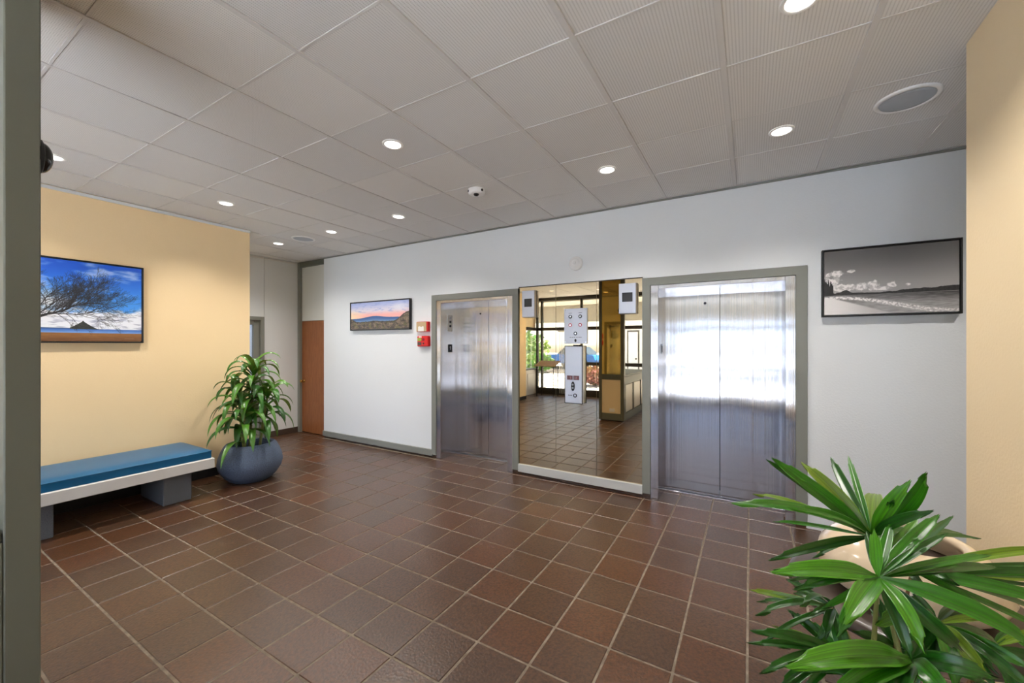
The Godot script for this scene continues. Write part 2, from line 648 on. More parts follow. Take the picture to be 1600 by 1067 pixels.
func build_walls() -> void:
	var top := CEIL + 0.05
	var zb := -4.9
	# back wall: a lining with openings for the two elevators and the panelled mirror
	var st := b2(-6.3, -3.84, 0.03, top, zb, WALL_Z)
	b2(-3.84, -2.46, 2.27, top, zb, WALL_Z, 0.0, st)
	b2(-2.46, -0.96, 0.05, top, zb, WALL_Z - 0.02, 0.0, st)
	b2(-2.46, -0.96, 2.30, top, WALL_Z - 0.02, WALL_Z, 0.0, st)
	b2(-0.96, 0.42, 2.27, top, zb, WALL_Z, 0.0, st)
	b2(0.42, 3.4, 0.0, top, zb, WALL_Z, 0.0, st)
	b2(-6.32, 3.4, -0.05, 0.06, zb, -4.76, 0.0, st)
	var wb := wall("wall_back", st, M.white_wall, "white lobby wall that holds both elevators and the mirror")
	# reddish tile kick under the lining
	part("tile_kick", b2(-6.29, -3.72, 0.0, 0.05, -4.40, WALL_Z - 0.012), M.tiles[3], wb)
	part("tile_kick", b2(0.26, 0.43, 0.0, 0.06, -4.40, WALL_Z - 0.005), M.tiles[2], wb)
	part("tile_kick", b2(-2.56, -0.86, 0.0, 0.06, -4.40, WALL_Z - 0.005), M.tiles[1], wb)
	part("top_strip", b2(-6.3, RIGHT_X + 2.2, CEIL - 0.022, CEIL - 0.003, WALL_Z, WALL_Z + 0.012, 0.002), M.sage, wb)
	var bb := part("baseboard_back", b2(-6.31, -3.84, 0.028, 0.118, WALL_Z - 0.01, WALL_Z + 0.02, 0.004), M.sage, self)
	tag(bb, "grey baseboard along the white wall left of the elevators", "baseboard", "", "structure")
	# yellow wall on the left
	var wl := wall("wall_left", b2(LEFT_X - 0.15, LEFT_X, 0.0, top, -2.80, 1.68, 0.004), M.yellow_wall, "pale yellow wall behind the blue bench")
	part("top_strip", b2(LEFT_X, LEFT_X + 0.014, CEIL - 0.035, CEIL - 0.004, -2.80, 1.68, 0.003), M.white_trim, wl)
	var bl := part("baseboard_left", b2(LEFT_X, LEFT_X + 0.012, 0.0, 0.10, -2.79, 1.68, 0.003), M.black, self)
	tag(bl, "dark baseboard along the foot of the yellow wall", "baseboard", "", "structure")
	# far white wall with a groove and a top strip
	st = b2(FAR_X - 0.15, FAR_X, 2.06, top, -3.757, -1.2)
	b2(FAR_X - 0.15, FAR_X, 0.0, top, -4.9, -3.77, 0.003, st)
	b2(FAR_X - 0.15, FAR_X - 0.015, 2.06, top, -3.78, -3.74, 0.0, st)
	b2(FAR_X - 0.15, FAR_X, 0.0, top, -1.2, 3.3, 0.0, st)
	var wf := wall("wall_far", st, M.white_wall, "white panelled wall at the far left beyond the yellow wall")
	part("top_strip", b2(FAR_X, FAR_X + 0.014, CEIL - 0.04, CEIL - 0.012, -4.30, -3.77, 0.003), M.white_trim, wf)
	part("top_strip", b2(FAR_X, FAR_X + 0.014, CEIL - 0.04, CEIL - 0.012, -3.757, -2.6, 0.003), M.white_trim, wf)
	part("base_strip", b2(FAR_X, FAR_X + 0.012, 0.0, 0.10, -4.36, -3.77, 0.002), M.table_dark, wf)
	wall("wall_side_passage", b2(FAR_X - 0.15, LEFT_X - 0.15, 0.0, top, -1.2, -1.05), M.white_wall, "white end wall of the passage behind the yellow wall")
	# cream partition on the right
	wall("wall_right", b2(RIGHT_X, RIGHT_X + 0.14, 0.0, top, -2.87, FRONT_Z, 0.006), M.cream_wall, "cream wall at the right edge beside the palm")
	st = b2(3.2, 3.4, 0.0, top, -4.9, -1.4)
	b2(RIGHT_X + 0.14, 3.4, 0.0, top, -1.5, -1.35, 0.0, st)
	wall("wall_side_hall", st, M.white_wall, "white wall of the side hall past the right partition")


# ---------------------------------------------------------------- elevators
func door_leaf(x0: float, x1: float, y0: float, y1: float, zf: float, ph: float) -> SurfaceTool:
	# a steel leaf whose face has the slight waves of real sheet
	var st := ns()
	var nx := 14
	var ny := 44
	var hgt := func(x: float, y: float) -> float:
		return 0.00034 * sin(x * 9.0 + ph) * sin(y * 5.3 + 1.3 * ph) + 0.00022 * sin(x * 15.0 + y * 3.0 + ph * 2.0) + 0.00016 * sin(y * 9.0 + ph)
	var P := []
	var N := []
	for j in ny + 1:
		for i in nx + 1:
			var x := lerpf(x0, x1, float(i) / nx)
			var y := lerpf(y0, y1, float(j) / ny)
			var e := 0.01
			var dx: float = (hgt.call(x + e, y) - hgt.call(x - e, y)) / (2 * e)
			var dy: float = (hgt.call(x, y + e) - hgt.call(x, y - e)) / (2 * e)
			P.append(Vector3(x, y, zf + hgt.call(x, y)))
			N.append(Vector3(-dx, -dy, 1).normalized())
	for j in ny:
		for i in nx:
			var a := j * (nx + 1) + i
			var ix := [a, a + 1, a + nx + 2, a + nx + 1]
			var U := []
			for q in ix:
				U.append(Vector2(P[q].x, P[q].y))
			tri(st, [P[ix[0]], P[ix[1]], P[ix[2]]], [N[ix[0]], N[ix[1]], N[ix[2]]], [U[0], U[1], U[2]])
			tri(st, [P[ix[0]], P[ix[2]], P[ix[3]]], [N[ix[0]], N[ix[2]], N[ix[3]]], [U[0], U[2], U[3]])
	var zb := zf - 0.035
	for s in [[x0, Vector3.LEFT], [x1, Vector3.RIGHT]]:
		poly(st, [Vector3(s[0], y0, zf), Vector3(s[0], y1, zf), Vector3(s[0], y1, zb), Vector3(s[0], y0, zb)], s[1])
	poly(st, [Vector3(x0, y0, zb), Vector3(x1, y0, zb), Vector3(x1, y1, zb), Vector3(x0, y1, zb)], Vector3.BACK * -1.0)
	poly(st, [Vector3(x0, y0, zf), Vector3(x1, y0, zf), Vector3(x1, y0, zb), Vector3(x0, y0, zb)], Vector3.DOWN)
	poly(st, [Vector3(x0, y1, zf), Vector3(x1, y1, zf), Vector3(x1, y1, zb), Vector3(x0, y1, zb)], Vector3.UP)
	return st


func elevator(x0: float, x1: float, label: String, ph: float) -> Node3D:
	# x0, x1: outer edges of the grey casing
	var t := thing("elevator", label, "elevator", Vector3((x0 + x1) * 0.5, 0, WALL_Z))
	var h := (x1 - x0) * 0.5
	var c := 0.083
	var l := 0.160
	var yt := 2.283
	# casing: three flat boards
	var st := b2(-h, -h + c, 0.05, yt, -0.02, 0.022, 0.003)
	b2(h - c, h, 0.05, yt, -0.02, 0.022, 0.003, st)
	b2(-h, h, yt - 0.08, yt, -0.02, 0.0225, 0.003, st)
	part("casing", st, M.sage, t)
	# steel jamb: lip, side returns, head
	st = b2(-h + c, -h + l, 0.0, yt - 0.08, -0.40, 0.012, 0.003)
	b2(h - l, h - c, 0.0, yt - 0.08, -0.40, 0.012, 0.003, st)
	b2(-h + l, h - l, yt - 0.118, yt - 0.08, -0.40, 0.012, 0.003, st)
	part("jamb", st, M.steel, t)
	var zf := -0.375
	part("door_panel", door_leaf(-h + l - 0.03, -0.003, 0.012, yt - 0.1, zf, ph), M.steel, t)
	part("door_panel", door_leaf(0.003, h - l + 0.03, 0.012, yt - 0.1, zf, ph + 1.7), M.steel, t)
	part("shaft_back", b2(-h, h, 0.0, yt, -0.46, -0.44), M.black, t)
	st = b2(-h + l, h - l, -0.003, 0.006, zf - 0.03, zf + 0.028, 0.001)
	part("sill", st, M.steel_plain, t)
	# little release-key hole
	st = ns()
	lathe(st, [Vector2(0.0, 0.004), Vector2(0.012, 0.004), Vector2(0.014, 0.0)], 14, Transform3D())
	var key := part("release_keyhole", st, M.screen_dark, t)
	key.transform = face_z(Vector3(-0.14, 2.03, zf))
	return t


func build_elevators() -> void:
	var a := elevator(-3.853, -2.454, "left brushed steel elevator in a grey casing, next to the red alarm boxes", 0.4)
	var xi := -(1.399 * 0.5) + 0.160
	# a car call plate and a floor number plate on the left return
	var st := ns()
	box(st, Vector3(xi, 1.78, -0.235), Vector3(xi + 0.008, 2.01, -0.135), 0.003)
	var pl := part("call_plate", st, mat(srgb(212, 212, 206), 0.4), a)
	for y in [1.97, 1.915, 1.855]:
		st = ns()
		lathe(st, [Vector2(0.018, 0.0), Vector2(0.018, 0.006), Vector2(0.014, 0.010), Vector2(0.0, 0.010)], 16, Transform3D())
		var b := part("button", st, M.screen_dark if y < 1.95 else M.steel_plain, pl)
		b.transform = face_x(Vector3(xi + 0.008, y, -0.185))
	var np := part("floor_number_plate", b2(xi, xi + 0.006, 1.485, 1.595, -0.235, -0.150, 0.002), M.black, a)
	var tm := TextMesh.new()
	tm.text = "1"
	tm.font_size = 16
	tm.pixel_size = 0.0042
	tm.depth = 0.002
	var d := mesh_node("number", tm, M.paper, np)
	d.position = Vector3(xi + 0.0065, 1.545, -0.192)
	d.rotation.y = PI / 2
	var b := elevator(-0.968, 0.427, "right brushed steel elevator in a grey casing, nearer the black and white picture", 2.1)
	xi = -(1.395 * 0.5) + 0.160
	part("call_plate", b2(xi, xi + 0.005, 1.50, 1.60, -0.19, -0.13, 0.002), M.steel_plain, b)
	part("call_slot", b2(xi + 0.004, xi + 0.008, 1.515, 1.585, -0.172, -0.148, 0.002), M.black, b)


func build_mirror() -> void:
	var t := thing("wall_mirror", "bronze tinted mirror of three tall panels between the two elevators", "mirror", Vector3(-1.711, 0, WALL_Z))
	var xs := [-0.743, -0.245, 0.247, 0.743]
	var turn := [0.0, 0.0, 0.0022]
	for i in 3:
		var st := ns()
		var hw: float = (xs[i + 1] - xs[i]) * 0.5 - 0.0012
		box(st, Vector3(-hw, 0.125, -0.012), Vector3(hw, 2.292, 0.0), 0.0015)
		var o := part("mirror_panel", st, M.mirror, t)
		o.position = Vector3((xs[i] + xs[i + 1]) * 0.5, 0, -0.002)
		o.rotation.y = turn[i]
	part("bottom_rail", b2(-0.745, 0.745, 0.035, 0.130, -0.02, 0.022, 0.004), mat(srgb(192, 193, 189), 0.45), t)
	part("top_edge", b2(-0.743, 0.743, 2.292, 2.300, -0.012, 0.006, 0.001), M.bronze, t)


func build_wood_door() -> void:
	var t := thing("door_1", "reddish wood door under a white panel in the far corner", "door", Vector3(-6.68, 0, -4.40), 0.0, "", "structure")
	part("door_leaf", b2(-0.36, 0.38, 0.01, 2.012, -0.04, 0.0, 0.002), M.wood, t)
	part("transom_panel", b2(-0.36, 0.38, 2.018, 2.99, -0.04, 0.0, 0.002), mat(srgb(212, 213, 206), 0.55), t)
	var st := b2(-0.43, -0.36, 0.0, CEIL, -0.06, 0.05, 0.003)
	part("frame_post", st, M.sage, t)
	part("frame_head", b2(-0.36, 0.38, 2.99, CEIL, -0.06, 0.05, 0.003), M.sage_dark, t)
	part("frame_post", b2(0.374, 0.384, 0.0, 2.99, -0.06, 0.004, 0.001), M.sage_dark, t)
	st = ns()
	lathe(st, [Vector2(0.028, 0.0), Vector2(0.028, 0.006), Vector2(0.011, 0.010), Vector2(0.011, 0.035), Vector2(0.026, 0.042), Vector2(0.030, 0.055), Vector2(0.024, 0.068), Vector2(0.0, 0.072)], 20)
	var k := part("knob", st, M.brass, t)
	k.transform = face_z(Vector3(-0.30, 0.93, 0.0))
	part("wall_behind", b2(-0.6, 0.5, 0.0, CEIL, -0.2, -0.07), M.sage_dark, t)


func build_side_glazing() -> void:
	# grey frame of a glazed door in the far wall, mostly hidden by the yellow wall
	var t := thing("door_2", "grey framed glass door in the far white wall, half hidden by the yellow wall", "door", Vector3(FAR_X, 0, -3.76), 0.0, "", "structure")
	part("frame_post", b2(-0.12, 0.02, 0.0, 2.06, 0.0, 0.055, 0.003), M.sage, t)
	part("door_stile", b2(-0.09, -0.03, 0.02, 2.0, 0.058, 0.15, 0.003), M.sage, t)
	part("frame_head", b2(-0.12, 0.02, 2.0, 2.06, 0.055, 1.2, 0.003), M.sage, t)
	part("door_stile", b2(-0.09, -0.03, 0.02, 2.0, 0.88, 0.96, 0.003), M.sage, t)
	part("door_rail", b2(-0.09, -0.03, 0.02, 0.25, 0.15, 0.88, 0.003), M.sage, t)
	part("door_rail", b2(-0.09, -0.03, 1.92, 2.0, 0.15, 0.88, 0.003), M.sage, t)
	part("glass_pane", b2(-0.062, -0.056, 0.25, 1.92, 0.15, 0.88), M.glass, t)
	part("frame_post", b2(-0.12, 0.02, 0.0, 2.06, 1.0, 1.06, 0.003), M.sage, t)
	part("room_beyond", b2(-0.5, -0.45, -0.1, 2.4, -0.4, 1.6), M.white_wall, t)


func build_storefront() -> void:
	var t := thing("window_1", "dark framed glass storefront at the front of the lobby, seen in the mirror", "window", Vector3(0, 0, FRONT_Z), 0.0, "", "structure")
	var posts := [-5.97, -5.80, -4.45, -3.35, -2.25, -1.15, -0.05, 0.89]
	for x in posts:
		part("mullion", b2(x - 0.03, x + 0.03, 0.0, CEIL, -0.05, 0.05, 0.003), M.bronze, t)
	for i in posts.size() - 1:
		var a: float = posts[i] + 0.03
		var b: float = posts[i + 1] - 0.03
		part("head_rail", b2(a, b, 2.98, CEIL, -0.05, 0.05, 0.003), M.bronze, t)
		part("transom_rail", b2(a, b, 2.03, 2.13, -0.05, 0.05, 0.003), M.bronze, t)
		part("bottom_rail", b2(a, b, 0.0, 0.20, -0.04, 0.04, 0.003), M.bronze, t)
		part("glass_pane", b2(a, b, 2.13, 2.98, -0.003, 0.003), M.glass, t)
		if i > 1:
			part("push_rail", b2(a, b, 0.95, 1.05, -0.04, 0.04, 0.003), M.bronze, t)
			part("glass_pane", b2(a, b, 1.05, 2.03, -0.003, 0.003), M.glass, t)
			part("glass_pane", b2(a, b, 0.20, 0.95, -0.003, 0.003), M.glass, t)
		else:
			part("glass_pane", b2(a, b, 0.20, 2.03, -0.003, 0.003), M.glass, t)
	# side return: low white panelling under a window
	var s := thing("window_2", "side window above low white panelling left of the glass storefront", "window", Vector3(-6.0, 0, 1.68), 0.0, "", "structure")
	part("low_panel", b2(-0.12, 0.0, 0.0, 0.78, 0.0, 1.40, 0.004), M.white_trim, s)
	for z in [0.12, 0.80]:
		part("raised_panel", b2(0.0, 0.012, 0.14, 0.66, z, z + 0.52, 0.004), M.white_trim, s)
	part("sill", b2(-0.14, 0.03, 0.78, 0.82, 0.0, 1.40, 0.004), M.bronze, s)
	part("frame_post", b2(-0.08, 0.0, 0.82, CEIL, 0.0, 0.06, 0.003), M.bronze, s)
	part("transom_rail", b2(-0.08, 0.0, 2.03, 2.13, 0.06, 1.38, 0.003), M.bronze, s)
	part("transom_panel", b2(-0.08, -0.02, 2.13, CEIL, 0.06, 1.38, 0.003), M.cream_wall, s)
	part("glass_pane", b2(-0.045, -0.039, 0.82, 2.03, 0.06, 1.38), M.glass, s)
	part("wall_return", b2(-0.15, 0.24, 0.0, CEIL, -0.14, 0.0), M.cream_wall, s)


func build_outside() -> void:
	var g := part("ground", b2(-40, 40, -0.12, -0.03, FRONT_Z + 0.05, 60), tri_world(mat(srgb(184, 189, 194), 0.85), 1.0), self)
	tag(g, "pale concrete drive outside the glass storefront", "ground", "", "structure")
	var st := b2(-14, 12, 2.95, 3.25, FRONT_Z + 0.05, 4.7)
	b2(-14, 12, 2.36, 2.95, 4.56, 4.7, 0.01, st)
	var c := part("entrance_canopy", st, tri_world(mat(srgb(200, 196, 188), 0.8), 1.0), self)
	tag(c, "beige canopy over the drive outside the storefront", "canopy", "", "structure")
	var rd := part("road", b2(-40, 40, -0.06, -0.02, 12.0, 19.0), tri_world(mat(srgb(52, 54, 60), 0.95), 1.0), self)
	tag(rd, "dark asphalt road crossing beyond the pale drive", "road", "", "structure")
	# white wall with a door across the drive
	var w := thing("gate_house", "white wall with a plain white door across the drive, seen in the mirror", "building", Vector3(-3.7, -0.03, 9.0))
	part("wall", b2(-1.1, 1.3, 0.0, 2.7, 0.0, 0.15, 0.005), M.white_trim, w)
	var dr := part("door", b2(-0.78, -0.38, 0.02, 2.15, -0.04, 0.0, 0.004), M.white_trim, w)
	part("door_frame", b2(-0.84, -0.32, 0.0, 2.22, -0.02, -0.001, 0.003), M.bronze, w)
	var kn := ns()
	lathe(kn, [Vector2(0.03, 0.0), Vector2(0.04, 0.03), Vector2(0.03, 0.06), Vector2(0.0, 0.065)], 12)
	var ko := part("knob", kn, M.black, dr)
	ko.transform = Transform3D(Basis(Vector3(1, 0, 0), Vector3(0, 0, -1), Vector3(0, 1, 0)), Vector3(-0.45, 1.0, -0.04))
	# a low hedge and two trees past the drive
	for h in [[-10.5, 12.0, 1.0, 1.1, "green hedge clump beyond the drive, left of the blue car"], [-5.2, 6.6, 0.7, 0.75, "reddish shrub just outside the glass doors"], [-16.0, 18.5, 3.0, 2.6, "leafy tree at the far left beyond the drive"]]:
		var b := thing("shrub", h[4], "shrub", Vector3(h[0], -0.03, h[1]))
		bush(b, h[2], h[3], h[0] == -5.2)
	var car := thing("parked_car", "small blue car parked across the drive", "car", Vector3(-10.3, -0.03, 17.2), 0.15)
	build_car(car)


func bush(b: Node3D, r: float, h: float, reddish: bool) -> void:
	var s := ns()
	for i in 7:
		var a := TAU * i / 7.0
		tube(s, [Vector3(0, 0, 0), Vector3(cos(a) * r * 0.3, h * 0.4, sin(a) * r * 0.3), Vector3(cos(a) * r * 0.7, h * 0.8, sin(a) * r * 0.7)], [0.03, 0.02, 0.008], 6)
	part("stem", s, M.cane_brown, b)
	s = ns()
	for i in 900:
		var d := Vector3(rng.randfn(), rng.randfn(), rng.randfn()).normalized() * pow(rng.randf(), 0.4)
		var p := Vector3(d.x * r, h * 0.55 + d.y * h * 0.5, d.z * r)
		var u := Vector3(rng.randfn(), rng.randfn(), rng.randfn()).normalized()
		var v := u.cross(Vector3(rng.randfn(), rng.randfn(), rng.randfn())).normalized()
		var l := 0.10 * r + 0.03
		poly(s, [p - u * l, p + v * l * 0.4, p + u * l, p - v * l * 0.4], u.cross(v))
	var f := part("foliage", s, leaf_mat(srgb(130, 70, 72)) if reddish else M.leaf_lite, b)
	f.set_meta("kind", "stuff")


func build_car(c: Node3D) -> void:
	var side := [Vector2(-2.0, 0.35), Vector2(-2.05, 0.75), Vector2(-1.5, 0.92), Vector2(-0.75, 0.95), Vector2(0.95, 0.95), Vector2(1.85, 0.90), Vector2(2.0, 0.6), Vector2(1.95, 0.35)]
	var cab := [Vector2(-0.95, 0.95), Vector2(-0.35, 1.42), Vector2(0.75, 1.45), Vector2(1.45, 0.95)]
	for d in [[side, 0.85, "body", srgb(30, 120, 205)], [cab, 0.72, "cabin", srgb(40, 60, 80)]]:
		var s := ns()
		var pr: Array = d[0]
		var w: float = d[1]
		var l := []
		var r := []
		for p in pr:
			l.append(Vector3(p.x, p.y, -w))
			r.append(Vector3(p.x, p.y, w))
		poly(s, l, Vector3(0, 0, -1))
		poly(s, r, Vector3(0, 0, 1))
		for i in pr.size():
			var j := (i + 1) % pr.size()
			var e: Vector2 = pr[j] - pr[i]
			poly(s, [l[i], l[j], r[j], r[i]], Vector3(-e.y, e.x, 0).normalized())
		part(d[2], s, mat(d[3], 0.25), c)
	for x in [-1.25, 1.2]:
		for z in [-0.8, 0.8]:
			var s := ns()
			lathe(s, [Vector2(0.0, -0.1), Vector2(0.28, -0.1), Vector2(0.32, -0.06), Vector2(0.32, 0.06), Vector2(0.28, 0.1), Vector2(0.0, 0.1)], 20)
			var o := part("wheel", s, M.black, c)
			o.transform = face_z(Vector3(x, 0.32, z))


# ---------------------------------------------------------------- the counter whose end post stands at the left edge
func build_counter() -> void:
	var t := thing("reception_counter", "grey-green reception counter whose tall end post fills the left edge", "counter", Vector3(-2.2, 0, -0.39))
	# local: +x face at 0, end face (towards the elevators) at z = 0
	part("post", b2(-0.075, 0.0, 0.02, CEIL - 0.004, 0.0, 0.085, 0.004), M.sage_post, t)
	part("post", b2(-0.53, -0.47, 0.02, CEIL - 0.004, 0.0, 0.085, 0.004), M.sage_post, t)
	part("rail", b2(-0.47, -0.075, 0.86, 0.97, 0.005, 0.08, 0.003), M.sage_post, t)
	part("rail", b2(-0.47, -0.075, 0.02, 0.16, 0.005, 0.08, 0.003), M.sage_post, t)
	part("rail", b2(-0.47, -0.075, CEIL - 0.08, CEIL - 0.004, 0.005, 0.08, 0.003), M.sage_post, t)
	part("mirror_panel", b2(-0.47, -0.075, 0.97, CEIL - 0.08, 0.02, 0.06), M.gold_mirror, t)
	var lp := part("lower_panel", b2(-0.47, -0.075, 0.16, 0.86, 0.018, 0.06, 0.003), M.cream_wall, t)
	part("outlet", b2(-0.31, -0.20, 0.19, 0.26, 0.010, 0.019, 0.003), M.plastic_white, lp)
	# run of the counter away from the elevators
	var z1 := 2.25
	part("body", b2(-0.52, -0.03, 0.02, 0.92, 0.086, z1, 0.002), M.sage_post, t)
	part("top_rail", b2(-0.03, -0.002, 0.76, 0.92, 0.086, z1, 0.003), M.sage_post, t)
	part("bottom_rail", b2(-0.03, -0.002, 0.02, 0.16, 0.086, z1, 0.003), M.sage_post, t)
	var z := 0.086
	while z < z1 - 0.1:
		part("stile", b2(-0.03, -0.002, 0.16, 0.76, z, z + 0.07, 0.003), M.sage_post, t)
		if z + 0.71 < z1 + 0.05:
			part("front_panel", b2(-0.03, -0.016, 0.175, 0.745, z + 0.085, z + 0.695, 0.004), M.white_trim, t)
		z += 0.713
	part("countertop", b2(-0.56, -0.006, 0.92, 0.955, 0.087, z1 + 0.02, 0.005), M.sage_dark, t)
	part("kick", b2(-0.50, -0.05, 0.0, 0.03, 0.03, z1 - 0.03), M.black, t)
	# small black dome camera on the end face
	var d := thing("dome_camera", "small black dome on the end post of the counter, near the ceiling", "camera", Vector3(-2.262, 2.29, -0.388))
	var s := ns()
	lathe(s, [Vector2(0.064, 0.0), Vector2(0.064, 0.010), Vector2(0.056, 0.014)], 28)
	var ring := part("mount_ring", s, M.black, d)
	ring.rotation_degrees = Vector3(-90, 0, 0)
	s = ns()
	var pr := []
	for i in 9:
		var a := PI / 2 * i / 8.0
		pr.append(Vector2(0.055 * cos(a), 0.013 + 0.03 * sin(a)))
	lathe(s, pr, 28)
	var dome := part("dome", s, M.black_gloss, d)
	dome.rotation_degrees = Vector3(-90, 0, 0)


# ---------------------------------------------------------------- bench, left planter
func build_bench() -> void:
	var t := thing("bench", "long white bench with a blue vinyl cushion against the yellow wall", "bench", Vector3(-5.23, 0, -2.08))
	# local: runs along +z from its far end
	part("slab", b2(-0.36, 0.36, 0.295, 0.40, 0.0, 1.86, 0.006), M.bench_white, t)
	var s := ns()
	# cushion: pillowed box
	var nx := 8
	var nz := 24
	var x0 := -0.345
	var x1 := 0.335
	var z0 := 0.02
	var z1 := 1.84
	var hy := func(u: float, v: float) -> float:
		var e := minf(minf(u, 1 - u) * (x1 - x0), minf(v, 1 - v) * (z1 - z0))
		return 0.475 + 0.026 * (1.0 - exp(-e / 0.035))
	for i in nx:
		for k in nz:
			var P := []
			var N := []
			for c in [[0, 0], [1, 0], [1, 1], [0, 1]]:
				var u: float = smoothstep(0.0, 1.0, float(i + c[0]) / nx)
				var v: float = float(k + c[1]) / nz
				v = lerpf(v, smoothstep(0.0, 1.0, v), 0.6)
				P.append(Vector3(lerpf(x0, x1, u), hy.call(u, v), lerpf(z0, z1, v)))
				var e := 0.004
				var gx: float = (hy.call(minf(u + e, 1.0), v) - hy.call(maxf(u - e, 0.0), v)) / (2 * e * (x1 - x0))
				var gz: float = (hy.call(u, minf(v + e, 1.0)) - hy.call(u, maxf(v - e, 0.0))) / (2 * e * (z1 - z0))
				N.append(Vector3(-gx, 1, -gz).normalized())
			var U := [Vector2.ZERO, Vector2.RIGHT, Vector2.ONE, Vector2.DOWN]
			tri(s, [P[0], P[1], P[2]], [N[0], N[1], N[2]], [U[0], U[1], U[2]])
			tri(s, [P[0], P[2], P[3]], [N[0], N[2], N[3]], [U[0], U[2], U[3]])
	b2(x0, x1, 0.40, 0.4765, z0, z1, 0.006, s)
	var cu := part("cushion", s, M.vinyl, t)
	s = ns()
	var seam := [Vector3(x1 + 0.001, 0.472, z0), Vector3(x1 + 0.001, 0.472, z1)]
	tube(s, seam, [0.004, 0.004], 6)
	tube(s, [Vector3(x0, 0.472, z0 - 0.001), Vector3(x1, 0.472, z0 - 0.001)], [0.004, 0.004], 6)
	part("piping", s, M.vinyl, cu)
	for z in [0.17, 1.13]:
		part("leg", b2(-0.30, 0.265, 0.0, 0.295, z, z + 0.235, 0.006), M.granite, t)


func strap_leaf(st: SurfaceTool, base: Vector3, dir: Vector3, length: float, width: float, droop: float, curl := 0.0) -> void:
	# an arching blade with a folded midrib, thin at the foot, pointed at the tip
	var n := 12
	var p := base
	var d := dir.normalized()
	var side := d.cross(Vector3.UP)
	if side.length() < 0.05:
		side = Vector3.RIGHT
	side = side.normalized()
	var rows := []
	for i in n + 1:
		var f := float(i) / n
		var w := width * 0.5 * (0.30 + 0.70 * smoothstep(0.0, 0.35, f)) * (1.0 - pow(f, 3.2)) + 0.0006
		var sd := side.rotated(d, curl * f)
		var up := sd.cross(d).normalized()
		rows.append([p - sd * w + up * w * 0.35, p - sd * w * 0.5 + up * w * 0.08, p, p + sd * w * 0.5 + up * w * 0.08, p + sd * w + up * w * 0.35, up])
		p += d * length / n
		d = (d + Vector3.DOWN * droop / n * (0.4 + 1.6 * f)).normalized()
	sheet(st, rows, 5)


func sheet(st: SurfaceTool, rows: Array, m: int) -> void:
	# smooth strip of rows of m points
	var n := rows.size()
	var nor := []
	for i in n:
		var nn := []
		for k in m:
			var a: Vector3 = rows[mini(i + 1, n - 1)][k] - rows[maxi(i - 1, 0)][k]
			var b: Vector3 = rows[i][mini(k + 1, m - 1)] - rows[i][maxi(k - 1, 0)]
			var c := b.cross(a)
			nn.append(c.normalized() if c.length() > 1e-9 else Vector3.UP)
		nor.append(nn)
	for i in n - 1:
		for k in m - 1:
			var u0 := float(k) / (m - 1)
			var u1 := float(k + 1) / (m - 1)
			var v0 := float(i) / (n - 1)
			var v1 := float(i + 1) / (n - 1)
			tri(st, [rows[i][k], rows[i][k + 1], rows[i + 1][k + 1]], [nor[i][k], nor[i][k + 1], nor[i + 1][k + 1]], [Vector2(u0, v0), Vector2(u1, v0), Vector2(u1, v1)])
			tri(st, [rows[i][k], rows[i + 1][k + 1], rows[i + 1][k]], [nor[i][k], nor[i + 1][k + 1], nor[i + 1][k]], [Vector2(u0, v0), Vector2(u1, v1), Vector2(u0, v1)])


func build_dracaena() -> void:
	var t := thing("potted_dracaena", "leafy green plant in a round blue-grey planter at the end of the bench", "potted plant", Vector3(-5.12, 0, -2.56))
	var s := ns()
	lathe(s, [Vector2(0.0, 0.0), Vector2(0.20, 0.0), Vector2(0.22, 0.012), Vector2(0.275, 0.07), Vector2(0.318, 0.14), Vector2(0.334, 0.205), Vector2(0.325, 0.275), Vector2(0.298, 0.35), Vector2(0.268, 0.408), Vector2(0.248, 0.428), Vector2(0.228, 0.432), Vector2(0.212, 0.418), Vector2(0.22, 0.35), Vector2(0.23, 0.31)], 48)
	part("pot", s, M.pot_blue, t)
	s = ns()
	lathe(s, [Vector2(0.235, 0.33), Vector2(0.15, 0.345), Vector2(0.0, 0.352)], 32)
	part("soil", s, M.soil, t)
	var r := RandomNumberGenerator.new()
	r.seed = 5
	# canes: foot and top, each with its own rosette of arching blades
	var canes := [[Vector3(0.02, 0.34, 0.02), Vector3(0.02, 1.32, -0.02), 38], [Vector3(-0.09, 0.34, 0.03), Vector3(-0.12, 1.06, 0.08), 24], [Vector3(0.09, 0.34, -0.05), Vector3(0.15, 1.02, -0.12), 22], [Vector3(0.05, 0.34, 0.09), Vector3(0.12, 0.80, 0.12), 18]]
	var mats := [M.leaf_dark, M.leaf_mid, M.leaf_mid, M.leaf_lite]
	for c in canes:
		var foot: Vector3 = c[0]
		var top: Vector3 = c[1]
		s = ns()
		tube(s, [foot, foot.lerp(top, 0.5) + Vector3(0.01, 0, 0.01), top], [0.016, 0.014, 0.010], 10)
		part("stem", s, M.cane, t)
		var count: int = c[2]
		for i in count:
			var f := float(i) / (count - 1)
			var a := i * 2.39996 + foot.x * 20.0
			var lift := lerpf(0.45, 2.2, f * f)
			var p := foot.lerp(top, lerpf(0.24, 1.0, sqrt(f)))
			s = ns()
			strap_leaf(s, p, Vector3(cos(a), lift, sin(a)), r.randf_range(0.42, 0.54) * lerpf(1.0, 0.78, f), r.randf_range(0.068, 0.088), lerpf(2.6, 3.8, r.randf()), r.randf_range(-0.5, 0.5))
			part("leaf", s, mats[r.randi() % 4], t)


